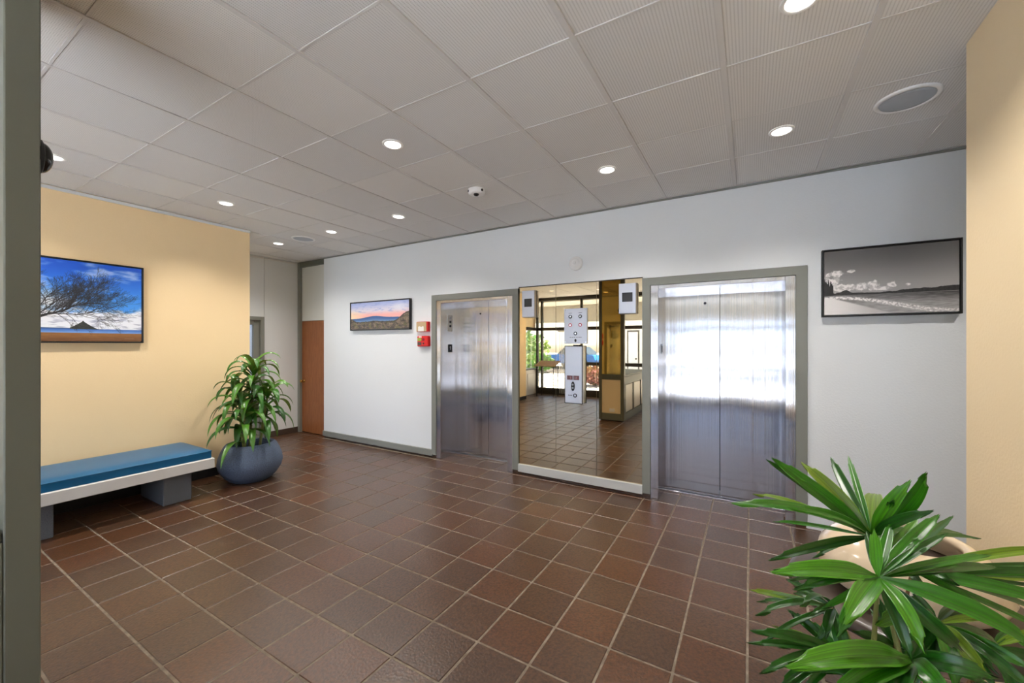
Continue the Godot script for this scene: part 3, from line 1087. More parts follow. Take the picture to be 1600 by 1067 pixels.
# ---------------------------------------------------------------- pictures
func picture(called: String, label: String, pos: Vector3, turn: float, w: float, h: float, im: Image, side_col: Color) -> void:
	var t := thing(called, label, "picture", pos, turn, "landscape photographs in thin black frames")
	var d := 0.052
	var f := 0.012
	var s := b2(-w / 2, -w / 2 + f, -h / 2, h / 2, 0.0, d, 0.002)
	b2(w / 2 - f, w / 2, -h / 2, h / 2, 0.0, d, 0.002, s)
	b2(-w / 2 + f, w / 2 - f, -h / 2, -h / 2 + f, 0.0, d, 0.002, s)
	b2(-w / 2 + f, w / 2 - f, h / 2 - f, h / 2, 0.0, d, 0.002, s)
	part("frame", s, M.black, t)
	var g := f + 0.005
	s = ns()
	var z := d - 0.008
	quad_uv(s, Vector3(-w / 2 + g, -h / 2 + g, z), Vector3(w / 2 - g, -h / 2 + g, z), Vector3(w / 2 - g, h / 2 - g, z), Vector3(-w / 2 + g, h / 2 - g, z), Vector3(0, 0, 1))
	var m := mat(Color.WHITE, 0.5)
	m.albedo_texture = ImageTexture.create_from_image(im)
	m.texture_repeat = false
	var cv := part("canvas", s, m, t)
	part("stretcher", b2(-w / 2 + g, w / 2 - g, -h / 2 + g, h / 2 - g, 0.004, z - 0.0005), mat(side_col, 0.8), cv)


func dab(im: Image, x: float, y: float, r: float, c: Color, a := 1.0) -> void:
	for j in range(int(floor(y - r - 1)), int(ceil(y + r + 1)) + 1):
		for i in range(int(floor(x - r - 1)), int(ceil(x + r + 1)) + 1):
			if i < 0 or j < 0 or i >= im.get_width() or j >= im.get_height():
				continue
			var k := clampf(r + 0.5 - Vector2(i - x, j - y).length(), 0.0, 1.0) * a
			if k > 0.0:
				im.set_pixel(i, j, im.get_pixel(i, j).lerp(c, k))


func branch(im: Image, r: RandomNumberGenerator, p: Vector2, ang: float, length: float, wid: float, lvl: int, c: Color) -> void:
	var n := int(length / 2.5) + 1
	var a := ang
	for i in n:
		var f := float(i) / n
		dab(im, p.x, p.y, maxf(wid * (1.0 - 0.45 * f) * 0.5, 0.62), c, minf(1.0, 0.62 + wid * 0.3))
		p += Vector2(cos(a), sin(a)) * 2.5
		a += r.randf_range(-0.14, 0.14)
		a = lerpf(a, ang, 0.1)
		if lvl > 0 and i > 2 and r.randf() < 0.17:
			branch(im, r, p, a + r.randf_range(0.35, 0.85) * (1.0 if r.randf() < 0.35 else -1.0), length * r.randf_range(0.32, 0.55), wid * 0.55, lvl - 1, c)
	if lvl > 0:
		for k in 3:
			branch(im, r, p, a + r.randf_range(-0.6, 0.45), length * r.randf_range(0.4, 0.6), wid * 0.5, lvl - 1, c)


func paint_tree() -> Image:
	var w := 640
	var h := 427
	var im := Image.create(w, h, false, Image.FORMAT_RGB8)
	var n := noise(0.006, 5, 40)
	var n2 := noise(0.02, 4, 41)
	for y in h:
		for x in w:
			var u := float(x) / w
			var v := float(y) / h
			var c: Color
			if v < 0.845:
				c = srgb(22, 88, 205).lerp(srgb(70, 148, 232), smoothstep(0.0, 0.55, v))
				var cl := n.get_noise_2d(x * 0.6, y * 1.6) * 0.5 + 0.5
				c = c.lerp(srgb(190, 205, 240), smoothstep(0.52, 0.78, cl) * 0.75)
				var low := smoothstep(0.56, 0.66, v + n2.get_noise_2d(x * 0.5, y) * 0.10)
				var gray := n2.get_noise_2d(x * 0.5, y * 2.2) * 0.5 + 0.5
				c = c.lerp(srgb(236, 238, 244).lerp(srgb(168, 172, 190), smoothstep(0.5, 0.8, gray)), low)
				c = c.lerp(srgb(232, 226, 214), (1.0 - smoothstep(0.0, 0.28, absf(u - 0.42) + absf(v - 0.52))) * 0.8)
			elif v < 0.895:
				c = srgb(70, 116, 190).lerp(srgb(120, 160, 220), smoothstep(0.85, 0.895, v) + n2.get_noise_2d(x, y * 6.0) * 0.2)
			else:
				c = srgb(150, 104, 62).lerp(srgb(122, 82, 48), smoothstep(0.9, 1.0, v) + n2.get_noise_2d(x * 0.8, y * 5.0) * 0.5)
			# pointed islet
			var k := absf(u - 0.625)
			var peak := 0.845 - 0.095 * clampf(1.0 - pow(k / 0.085, 0.75), 0.0, 1.0) - 0.012 * clampf(1.0 - k / 0.11, 0.0, 1.0)
			if v > peak and v < 0.848 and k < 0.11:
				c = srgb(70, 72, 66).lerp(srgb(48, 50, 50), n2.get_noise_2d(x * 3.0, y * 3.0) * 0.5 + 0.5)
			if v > 0.835 and v < 0.848 and u < 0.55:
				c = srgb(60, 90, 140)
			im.set_pixel(x, y, c)
	var r := RandomNumberGenerator.new()
	r.seed = 3
	var dk := srgb(38, 36, 36)
	# trunk rises from the left and leans away from the wind
	var p := Vector2(0.10 * w, 0.93 * h)
	for i in 100:
		var f := i / 100.0
		dab(im, lerpf(0.10, 0.42, f) * w, lerpf(0.93, 0.68, pow(f, 0.8)) * h, lerpf(11.0, 6.0, f), dk)
	for b in [[0.40, 0.69, -0.50, 175.0, 7.0], [0.42, 0.68, -0.16, 185.0, 5.0], [0.34, 0.74, -0.75, 170.0, 6.0], [0.30, 0.76, -1.0, 160.0, 6.0], [0.24, 0.80, -1.3, 150.0, 6.0], [0.47, 0.62, -0.62, 150.0, 4.0], [0.44, 0.56, -0.80, 110.0, 4.0], [0.20, 0.84, -1.6, 140.0, 5.0], [0.52, 0.57, -0.35, 130.0, 3.5], [0.48, 0.58, -0.45, 150.0, 3.5], [0.60, 0.52, -0.12, 120.0, 3.0]]:
		branch(im, r, Vector2(b[0] * w, b[1] * h), b[2], b[3], b[4], 3, dk)
	for i in 22:
		dab(im, (0.885 + i * 0.003) * w, (0.965 + 0.006 * sin(i * 1.9)) * h, 0.7, Color(0.9, 0.88, 0.84), 0.7)
	return im


func paint_beach() -> Image:
	var w := 600
	var h := 405
	var im := Image.create(w, h, false, Image.FORMAT_RGB8)
	var n := noise(0.012, 5, 50)
	var n2 := noise(0.03, 4, 51)
	for y in h:
		for x in w:
			var u := float(x) / w
			var v := float(y) / h
			var g := lerpf(0.40, 0.64, smoothstep(0.0, 0.66, v)) + 0.04 * smoothstep(0.5, 1.0, u)
			if v < 0.70:
				# cumulus banked over the left of the horizon
				var e := -0.5
				for b in [[0.04, 0.50, 0.10, 0.09], [0.09, 0.36, 0.08, 0.05], [0.13, 0.58, 0.12, 0.07], [0.22, 0.33, 0.035, 0.022], [0.30, 0.58, 0.055, 0.06], [0.39, 0.55, 0.05, 0.06], [0.53, 0.57, 0.035, 0.05], [0.45, 0.62, 0.10, 0.03], [0.65, 0.58, 0.02, 0.02], [0.22, 0.56, 0.04, 0.03]]:
					e = maxf(e, 1.15 - Vector2((u - b[0]) / b[2], (v - b[1]) / b[3]).length())
				e += n.get_noise_2d(x * 2.0, y * 2.0) * 0.55
				g = lerpf(g, 0.93 - 0.18 * smoothstep(0.0, 0.5, n2.get_noise_2d(x, y) + 0.2), smoothstep(0.05, 0.45, e))
			var shore := 0.675
			var hill := 0.672 - 0.03 * smoothstep(0.50, 0.72, u) - 0.012 * n.get_noise_2d(x * 1.5, 7.0) - 0.022 * smoothstep(0.8, 1.0, u) - 0.05 * exp(-pow((u - 0.17) / 0.05, 2.0)) - 0.10 * exp(-pow(u / 0.05, 2.0))
			if v > hill and v < 0.70:
				g = 0.20 + 0.05 * n2.get_noise_2d(x * 2.0, y * 2.0)
			if u < 0.075 and v > 0.45 + 0.10 * n2.get_noise_2d(x * 3.0, 3.0) + u and v < 0.70:
				g = 0.16
			if v >= 0.695 + 0.01 * u:
				g = 0.42 + 0.20 * smoothstep(0.70, 0.86, v) + 0.10 * n2.get_noise_2d(x * 0.5, y * 3.0)
				g -= 0.10 * smoothstep(0.5, 1.0, u) * (1.0 - smoothstep(0.72, 0.86, v))
				var front := 0.735 + 0.245 * smoothstep(0.10, 1.05, u)
				var foam := exp(-pow((v - front) / 0.022, 2.0)) + 0.8 * exp(-pow((v - front - 0.05 * u) / 0.015, 2.0))
				g = lerpf(g, 0.95, clampf(foam * (0.7 + n2.get_noise_2d(x * 2.0, y * 2.0)), 0.0, 1.0))
				var sand := 0.72 + 0.55 * maxf(0.0, u - 0.06)
				if v > sand:
					g = lerpf(g, lerpf(0.92, 0.74, smoothstep(0.05, 0.5, u)), smoothstep(0.0, 0.03, v - sand))
			im.set_pixel(x, y, Color(g, g * 0.985, g * 0.975))
	return im


func paint_sunset() -> Image:
	var w := 640
	var h := 214
	var im := Image.create(w, h, false, Image.FORMAT_RGB8)
	var n := noise(0.02, 5, 60)
	var n2 := noise(0.06, 4, 61)
	for y in h:
		for x in w:
			var u := float(x) / w
			var v := float(y) / h
			var c := srgb(168, 182, 226).lerp(srgb(222, 214, 226), smoothstep(0.0, 0.34, v))
			c = c.lerp(srgb(246, 178, 172), smoothstep(0.30, 0.50, v))
			c = c.lerp(srgb(250, 226, 180), (1.0 - smoothstep(0.0, 0.35, u)) * smoothstep(0.2, 0.5, v) * 0.8)
			c = c.lerp(srgb(140, 160, 215), smoothstep(0.1, 0.5, n.get_noise_2d(x * 0.5, y * 2.5)) * 0.6 * (1.0 - smoothstep(0.3, 0.5, v)))
			c = c.lerp(srgb(238, 240, 246), (1.0 - smoothstep(0.0, 0.25, absf(u - 0.85) + absf(v - 0.2))) * 0.6)
			var ridge := 0.60 - 0.085 * exp(-pow((u - 0.43) / 0.20, 2.0)) - 0.02 * exp(-pow((u - 0.8) / 0.15, 2.0))
			if v > ridge:
				c = srgb(46, 88, 146).lerp(srgb(120, 150, 190), smoothstep(ridge, 0.74, v))
			var near := 0.715 + 0.02 * n.get_noise_2d(x * 2.0, 3.0) - 0.12 * (1.0 - smoothstep(0.0, 0.12, u)) - 0.32 * smoothstep(0.74, 1.0, u) - 0.03 * exp(-pow((u - 0.42) / 0.08, 2.0))
			if v > near:
				var k := n2.get_noise_2d(x * 1.2, y * 1.6) * 0.5 + 0.5
				c = srgb(62, 58, 52).lerp(srgb(140, 120, 102), smoothstep(0.2, 0.8, k * 0.6 + 0.2 + 0.4 * n.get_noise_2d(x * 0.9 + 900.0, y * 1.6)))
				c = c.lerp(srgb(110, 112, 58), smoothstep(0.5, 0.8, n.get_noise_2d(x, y) * 0.5 + 0.5) * 0.6)
				c = c.lerp(srgb(40, 44, 46), (1.0 - smoothstep(0.0, 0.06, v - near)) * 0.6)
			im.set_pixel(x, y, c)
	return im


func build_pictures() -> void:
	picture("framed_picture", "black framed colour picture of a windswept bare tree on the yellow wall", Vector3(LEFT_X, 2.012, -1.112), PI / 2, 1.20, 0.80, paint_tree(), srgb(220, 220, 215))
	picture("framed_picture", "black framed black and white beach picture right of the elevators", Vector3(0.940, 2.11, WALL_Z), 0.0, 0.835, 0.565, paint_beach(), srgb(220, 220, 215))
	picture("framed_picture", "long narrow framed sunset landscape left of the red alarm boxes", Vector3(-4.898, 2.04, WALL_Z), 0.0, 1.31, 0.452, paint_sunset(), srgb(220, 220, 215))


# ---------------------------------------------------------------- wall devices
func disc(called: String, r: float, d: float, pos: Vector3, m: Material, parent: Node, bev := 0.003) -> MeshInstance3D:
	var s := ns()
	lathe(s, [Vector2(r, 0.0), Vector2(r, d - bev), Vector2(r, d - bev), Vector2(r - bev, d), Vector2(r - bev, d), Vector2(0.0, d)], 24)
	var o := part(called, s, m, parent)
	o.transform = face_z(pos)
	return o


func ring(called: String, r: float, w: float, pos: Vector3, m: Material, parent: Node) -> MeshInstance3D:
	var s := ns()
	lathe(s, [Vector2(r, 0.0), Vector2(r, 0.004), Vector2(r - 0.001, 0.006), Vector2(r - w, 0.006), Vector2(r - w, 0.0)], 24)
	var o := part(called, s, m, parent)
	o.transform = face_z(pos)
	return o


func letters(called: String, text: String, size: float, pos: Vector3, m: Material, parent: Node) -> MeshInstance3D:
	var tm := TextMesh.new()
	tm.text = text
	tm.font_size = 24
	tm.pixel_size = size / 24.0
	tm.depth = 0.001
	var o := mesh_node(called, tm, m, parent)
	o.position = pos
	return o


func build_wall_devices() -> void:
	# alarm boxes
	var t := thing("alarm_box", "red sided box with a tan face and a white card, above the other red box", "alarm box", Vector3(-4.015, 1.845, WALL_Z))
	part("case", b2(-0.090, 0.125, -0.07, 0.072, 0.0, 0.055, 0.005), M.red, t)
	part("face", b2(-0.088, 0.100, -0.066, 0.068, 0.052, 0.060, 0.003), M.beige_face, t)
	var s := ns()
	poly(s, [Vector3(-0.050, -0.064, 0.063), Vector3(0.055, -0.064, 0.063), Vector3(0.055, 0.0, 0.063), Vector3(0.040, 0.012, 0.063), Vector3(0.012, -0.006, 0.063), Vector3(-0.020, 0.010, 0.063), Vector3(-0.050, 0.0, 0.063)], Vector3(0, 0, 1))
	b2(-0.050, 0.055, -0.064, -0.012, 0.0595, 0.0628, 0.0, s)
	part("card", s, M.paper, t)
	t = thing("alarm_box", "bright red alarm box with a small green label, below the tan faced box", "alarm box", Vector3(-4.005, 1.640, WALL_Z))
	part("case", b2(-0.086, 0.122, -0.075, 0.075, 0.0, 0.060, 0.010), M.red, t)
	part("label", b2(-0.072, 0.000, 0.005, 0.045, 0.058, 0.063, 0.001), mat(srgb(150, 170, 60), 0.5), t)
	part("speaker_grille", b2(-0.072, 0.000, -0.055, -0.012, 0.058, 0.063, 0.002), M.table_dark, t)
	disc("knob", 0.020, 0.012, Vector3(0.038, 0.025, 0.060), mat(srgb(150, 20, 22), 0.4), t)
	disc("knob", 0.012, 0.010, Vector3(0.040, -0.03, 0.060), M.table_dark, t)
	part("label", b2(-0.050, 0.006, 0.053, 0.067, 0.058, 0.062, 0.001), M.paper, t)
	# position indicators
	for d in [[-2.295, 2.082, 0.165, 0.312, "white position indicator box at the mirror's top left corner"], [-1.112, 2.080, 0.176, 0.312, "white position indicator box at the mirror's top right corner"]]:
		t = thing("position_indicator", d[4], "indicator", Vector3(d[0], d[1], WALL_Z), 0.0, "elevator position indicators on the mirror")
		var w: float = d[2] * 0.5
		var h: float = d[3] * 0.5
		part("case", b2(-w - 0.004, w + 0.004, -h - 0.004, h + 0.004, -0.002, 0.052, 0.003), M.steel_plain, t)
		part("edge", b2(-w - 0.006, w + 0.006, -h - 0.006, h + 0.006, -0.002, 0.006, 0.001), M.black, t)
		part("face", b2(-w, w, -h, h, 0.050, 0.056, 0.002), M.steel_plate, t)
		part("screen", b2(-w * 0.62, w * 0.62, -0.035, 0.062, 0.055, 0.058, 0.001), M.screen_dark, t)
	# fire service plate
	t = thing("key_switch_plate", "square steel plate with five key switches, upper of two on the mirror", "control panel", Vector3(-1.708, 1.805, WALL_Z))
	part("plate", b2(-0.139, 0.139, -0.200, 0.200, -0.002, 0.012, 0.003), M.steel_plate, t)
	for x in [-0.062, 0.058]:
		for y in [0.108, 0.012]:
			var k := ring("key_switch", 0.021, 0.007, Vector3(x, y, 0.012), M.black if y > 0.05 else mat(srgb(190, 90, 96), 0.4), t)
			disc("core", 0.012, 0.004, Vector3.ZERO, M.chrome, k).transform = Transform3D()
		part("caption", b2(x - 0.020, x + 0.020, 0.146, 0.150, 0.0115, 0.0128), M.screen_dark, t)
	var kc := ring("key_switch", 0.021, 0.008, Vector3(0.0, -0.085, 0.012), M.black, t)
	disc("core", 0.012, 0.004, Vector3.ZERO, M.chrome, kc).transform = Transform3D()
	for x in [-0.060, -0.035, -0.012, 0.018, 0.044, 0.064]:
		part("caption", b2(x - 0.009, x + 0.009, -0.132, -0.126, 0.0115, 0.0128), M.screen_dark, t)
	s = ns()
	lathe(s, [Vector2(0.0, 0.004), Vector2(0.011, 0.004), Vector2(0.013, 0.0)], 16)
	var drop := part("flame_mark", s, M.black, t)
	drop.transform = face_z(Vector3(0.0, -0.175 + 0.01, 0.012)).scaled_local(Vector3(1, 1, 1.5))
	for x in [-0.122, 0.122]:
		for y in [-0.183, 0.183]:
			disc("screw", 0.006, 0.003, Vector3(x, y, 0.012), M.chrome, t, 0.001)
	# hall station
	t = thing("hall_call_station", "tall steel call station with two red displays, lower of two on the mirror", "control panel", Vector3(-1.712, 1.255, WALL_Z))
	part("case", b2(-0.104, 0.104, -0.322, 0.320, -0.002, 0.060, 0.004), M.steel_plain, t)
	part("edge", b2(-0.109, 0.109, -0.327, 0.325, 0.052, 0.058, 0.002), M.black, t)
	part("face", b2(-0.097, 0.097, -0.316, 0.314, 0.058, 0.064, 0.002), M.steel_plate, t)
	part("latch", b2(-0.01, 0.05, 0.322, 0.338, 0.020, 0.050, 0.002), M.black, t)
	for x in [-0.042, 0.034]:
		var sc := part("display", b2(x - 0.034, x + 0.034, -0.058, -0.010, 0.063, 0.067, 0.001), mat(srgb(88, 34, 36), 0.2), t)
		letters("digit", "1", 0.036, Vector3(x + 0.006, -0.034, 0.0675), mat(srgb(190, 120, 120), 0.4), sc)
	var oval := [Vector2(0.030, 0.0), Vector2(0.030, 0.008), Vector2(0.026, 0.011), Vector2(0.0, 0.011)]
	lathe(s, oval, 28)
	var ov := part("button_plate", s, M.black, t)
	ov.transform = face_z(Vector3(-0.004, -0.130, 0.063)).scaled_local(Vector3(0.7, 1, 1.75))
	for y in [0.018, -0.018]:
		s = ns()
		lathe(s, [Vector2(0.011, 0.0), Vector2(0.011, 0.005), Vector2(0.0, 0.006)], 16)
		var bt := part("call_button", s, M.grille, t)
		bt.transform = face_z(Vector3(-0.004, -0.130 + y, 0.073))
	ring("key_switch", 0.022, 0.009, Vector3(0.02, -0.232, 0.063), M.screen_dark, t)
	for x in [-0.055, -0.038, -0.022]:
		part("caption", b2(x - 0.006, x + 0.005, -0.237, -0.228, 0.0635, 0.0648), M.screen_dark, t)
	# round alarm on the wall above the mirror
	t = thing("smoke_alarm", "round white alarm on the wall above the mirror", "alarm", Vector3(-1.702, 2.514, WALL_Z))
	s = ns()
	lathe(s, [Vector2(0.078, 0.0), Vector2(0.078, 0.022), Vector2(0.070, 0.030), Vector2(0.052, 0.034), Vector2(0.048, 0.052), Vector2(0.036, 0.060), Vector2(0.0, 0.062)], 36)
	var o := part("base", s, M.plastic_white, t)
	o.transform = face_z(Vector3.ZERO)
	disc("sensor", 0.018, 0.014, Vector3(0.0, 0.0, 0.060), M.white_trim, t)


# ---------------------------------------------------------------- ceiling devices
func downlight(x: float, z: float, label: String) -> void:
	var t := thing("downlight", label, "ceiling light", Vector3(x, CEIL, z), 0.0, "round recessed downlights")
	var s := ns()
	lathe(s, [Vector2(0.076, -0.001), Vector2(0.076, 0.003), Vector2(0.072, 0.006), Vector2(0.062, 0.006), Vector2(0.058, 0.003)], 36)
	var rg := part("trim_ring", s, M.plastic_white, t)
	rg.transform = face_down(Vector3.ZERO)
	s = ns()
	lathe(s, [Vector2(0.060, 0.003), Vector2(0.04, 0.0055), Vector2(0.0, 0.006)], 36)
	var lens := part("lamp_lens", s, M.lamp, t)
	lens.transform = face_down(Vector3.ZERO)
	var l := SpotLight3D.new()
	l.name = "lamp"
	l.light_color = Color(1.0, 0.972, 0.94)
	l.light_energy = 1.75
	l.light_size = 0.06
	l.spot_range = 14.0
	l.spot_attenuation = 2.0
	l.spot_angle = 66.0
	l.spot_angle_attenuation = 0.9
	l.shadow_enabled = true
	l.rotation_degrees = Vector3(-90, 0, 0)
	l.position = Vector3(0, -0.02, 0)
	t.add_child(l, true)


func build_ceiling_devices() -> void:
	for d in [
		[0.187, -3.37, "bright round downlight nearest the right elevator"],
		[0.187, -2.13, "downlight cut by the top edge of the photo"],
		[-1.047, -3.37, "bright round downlight above the mirror, right of the white ceiling camera"],
		[-2.281, -2.13, "large bright downlight near the middle of the ceiling"],
		[-3.515, -3.37, "downlight in front of the left elevator's left side"],
		[-4.749, -3.37, "downlight second from the far door corner"],
		[-5.98, -3.37, "downlight nearest the wood door in the far corner"],
		[-4.749, -2.13, "downlight nearest the end of the yellow wall"],
		[-4.749, -0.90, "downlight half hidden by the tall left post"],
		[-4.749, 1.57, "front lobby downlight near the left wall, seen in the mirror"],
		[-3.515, 1.95, "front lobby downlight by the storefront, seen in the mirror"],
		[0.187, 1.57, "downlight behind the camera near the cream wall"],
		[1.9, -3.37, "downlight of the side hall past the cream wall"],
		[-6.4, -2.2, "downlight of the passage behind the yellow wall"]]:
		downlight(d[0], d[1], d[2])
	for d in [[0.815, -3.315, "round grey ceiling speaker near the cream wall"], [-5.40, -3.393, "round grey ceiling speaker in the far left corner"]]:
		var t := thing("ceiling_speaker", d[2], "speaker", Vector3(d[0], CEIL, d[1]), 0.0, "round ceiling speakers")
		var s := ns()
		lathe(s, [Vector2(0.153, -0.001), Vector2(0.153, 0.006), Vector2(0.144, 0.012), Vector2(0.132, 0.012), Vector2(0.126, 0.004)], 44)
		part("rim", s, M.plastic_white, t).transform = face_down(Vector3.ZERO)
		s = ns()
		lathe(s, [Vector2(0.128, 0.002), Vector2(0.126, 0.008), Vector2(0.10, 0.011), Vector2(0.0, 0.014)], 44)
		part("grille", s, M.grille, t).transform = face_down(Vector3.ZERO)
	# camera
	var t := thing("ceiling_camera", "white puck shaped camera with a black lens on the ceiling", "camera", Vector3(-2.262, CEIL, -3.17))
	var s := ns()
	lathe(s, [Vector2(0.082, -0.001), Vector2(0.084, 0.018), Vector2(0.078, 0.036), Vector2(0.060, 0.046), Vector2(0.0, 0.050)], 36)
	part("body", s, M.plastic_white, t).transform = face_down(Vector3.ZERO)
	s = ns()
	lathe(s, [Vector2(0.026, 0.0), Vector2(0.026, 0.010), Vector2(0.018, 0.020), Vector2(0.0, 0.023)], 20)
	part("lens", s, M.black_gloss, t).transform = face_down(Vector3(0.01, -0.044, 0.02))
	s = ns()
	lathe(s, [Vector2(0.012, 0.0), Vector2(0.012, 0.004), Vector2(0.0, 0.004)], 14)
	for a in [0.3, 2.2, 4.0]:
		var sn := part("sensor_window", s, M.screen_dark, t)
		sn.transform = Transform3D(Basis(Vector3.UP, -a) * Basis(Vector3(0, 0, 1), -PI / 2), Vector3(cos(a) * 0.082, -0.022, sin(a) * 0.082))


# ---------------------------------------------------------------- right foreground
func build_table_and_bowl() -> void:
	var t := thing("side_table", "round dark side table by the cream wall, mostly behind the palm", "table", Vector3(0.525, 0, -2.16))
	var s := ns()
	lathe(s, [Vector2(0.0, 0.565), Vector2(0.35, 0.565), Vector2(0.375, 0.575), Vector2(0.383, 0.592), Vector2(0.375, 0.612), Vector2(0.355, 0.620), Vector2(0.0, 0.620)], 48)
	part("tabletop", s, M.table_dark, t)
	s = ns()
	lathe(s, [Vector2(0.045, 0.03), Vector2(0.04, 0.20), Vector2(0.035, 0.45), Vector2(0.06, 0.55), Vector2(0.09, 0.566)], 24)
	part("pedestal", s, M.table_dark, t)
	s = ns()
	lathe(s, [Vector2(0.0, 0.0), Vector2(0.24, 0.0), Vector2(0.25, 0.012), Vector2(0.24, 0.026), Vector2(0.06, 0.04), Vector2(0.0, 0.04)], 36)
	part("foot", s, M.table_dark, t)
	t = thing("ceramic_bowl", "glossy cream round bowl planter on the dark side table", "bowl", Vector3(0.525, 0.620, -2.16))
	s = ns()
	lathe(s, [Vector2(0.0, 0.0), Vector2(0.19, 0.0), Vector2(0.225, 0.010), Vector2(0.265, 0.045), Vector2(0.282, 0.090), Vector2(0.268, 0.145), Vector2(0.230, 0.192), Vector2(0.190, 0.219), Vector2(0.172, 0.226), Vector2(0.155, 0.220), Vector2(0.16, 0.195), Vector2(0.195, 0.150), Vector2(0.20, 0.12)], 56)
	part("bowl", s, M.cream_glaze, t)
	s = ns()
	lathe(s, [Vector2(0.205, 0.13), Vector2(0.1, 0.14), Vector2(0.0, 0.142)], 32)
	part("soil", s, M.soil, t)


func palm_blade(st: SurfaceTool, a: Vector3, b: Vector3, width: float, sag: float, twist: float) -> void:
	# pleated lady-palm leaflet from its foot a to its blunt tip b
	var n := 14
	var d := (b - a)
	var side := d.cross(Vector3(-0.18, 0.62, 0.60)).normalized()
	side = side.rotated(d.normalized(), twist)
	var up := side.cross(d.normalized()).normalized()
	if up.y < 0.0:
		up = -up
	var pleat := [0.0, 0.30, 0.0, 0.34, 0.0, 0.34, 0.0, 0.30, 0.0]
	var rows := []
	for i in n + 1:
		var f := float(i) / n
		var c := a.lerp(b, f) + up * sag * 4.0 * f * (1.0 - f) * (0.7 + 0.6 * f)
		var w := width * 0.5 * (0.26 + 0.74 * pow(smoothstep(0.0, 0.36, f), 0.8)) * (1.0 - 0.30 * smoothstep(0.55, 0.95, f)) * (1.0 - 0.5 * pow(f, 14.0))
		var row := []
		for k in 9:
			var u := (k - 4) / 4.0
			var tipcut: float = (0.012 if i == n else 0.0) * (1.0 if k % 2 == 0 else -0.6)
			row.append(c + side * w * u + up * w * (0.55 * absf(u) * (1.0 - 0.4 * f) + pleat[k] * 0.6) - d.normalized() * (0.022 * u * u * (1.0 if f > 0.9 else 0.0) + tipcut * 0.5))
		rows.append(row)
	sheet(st, rows, 9)


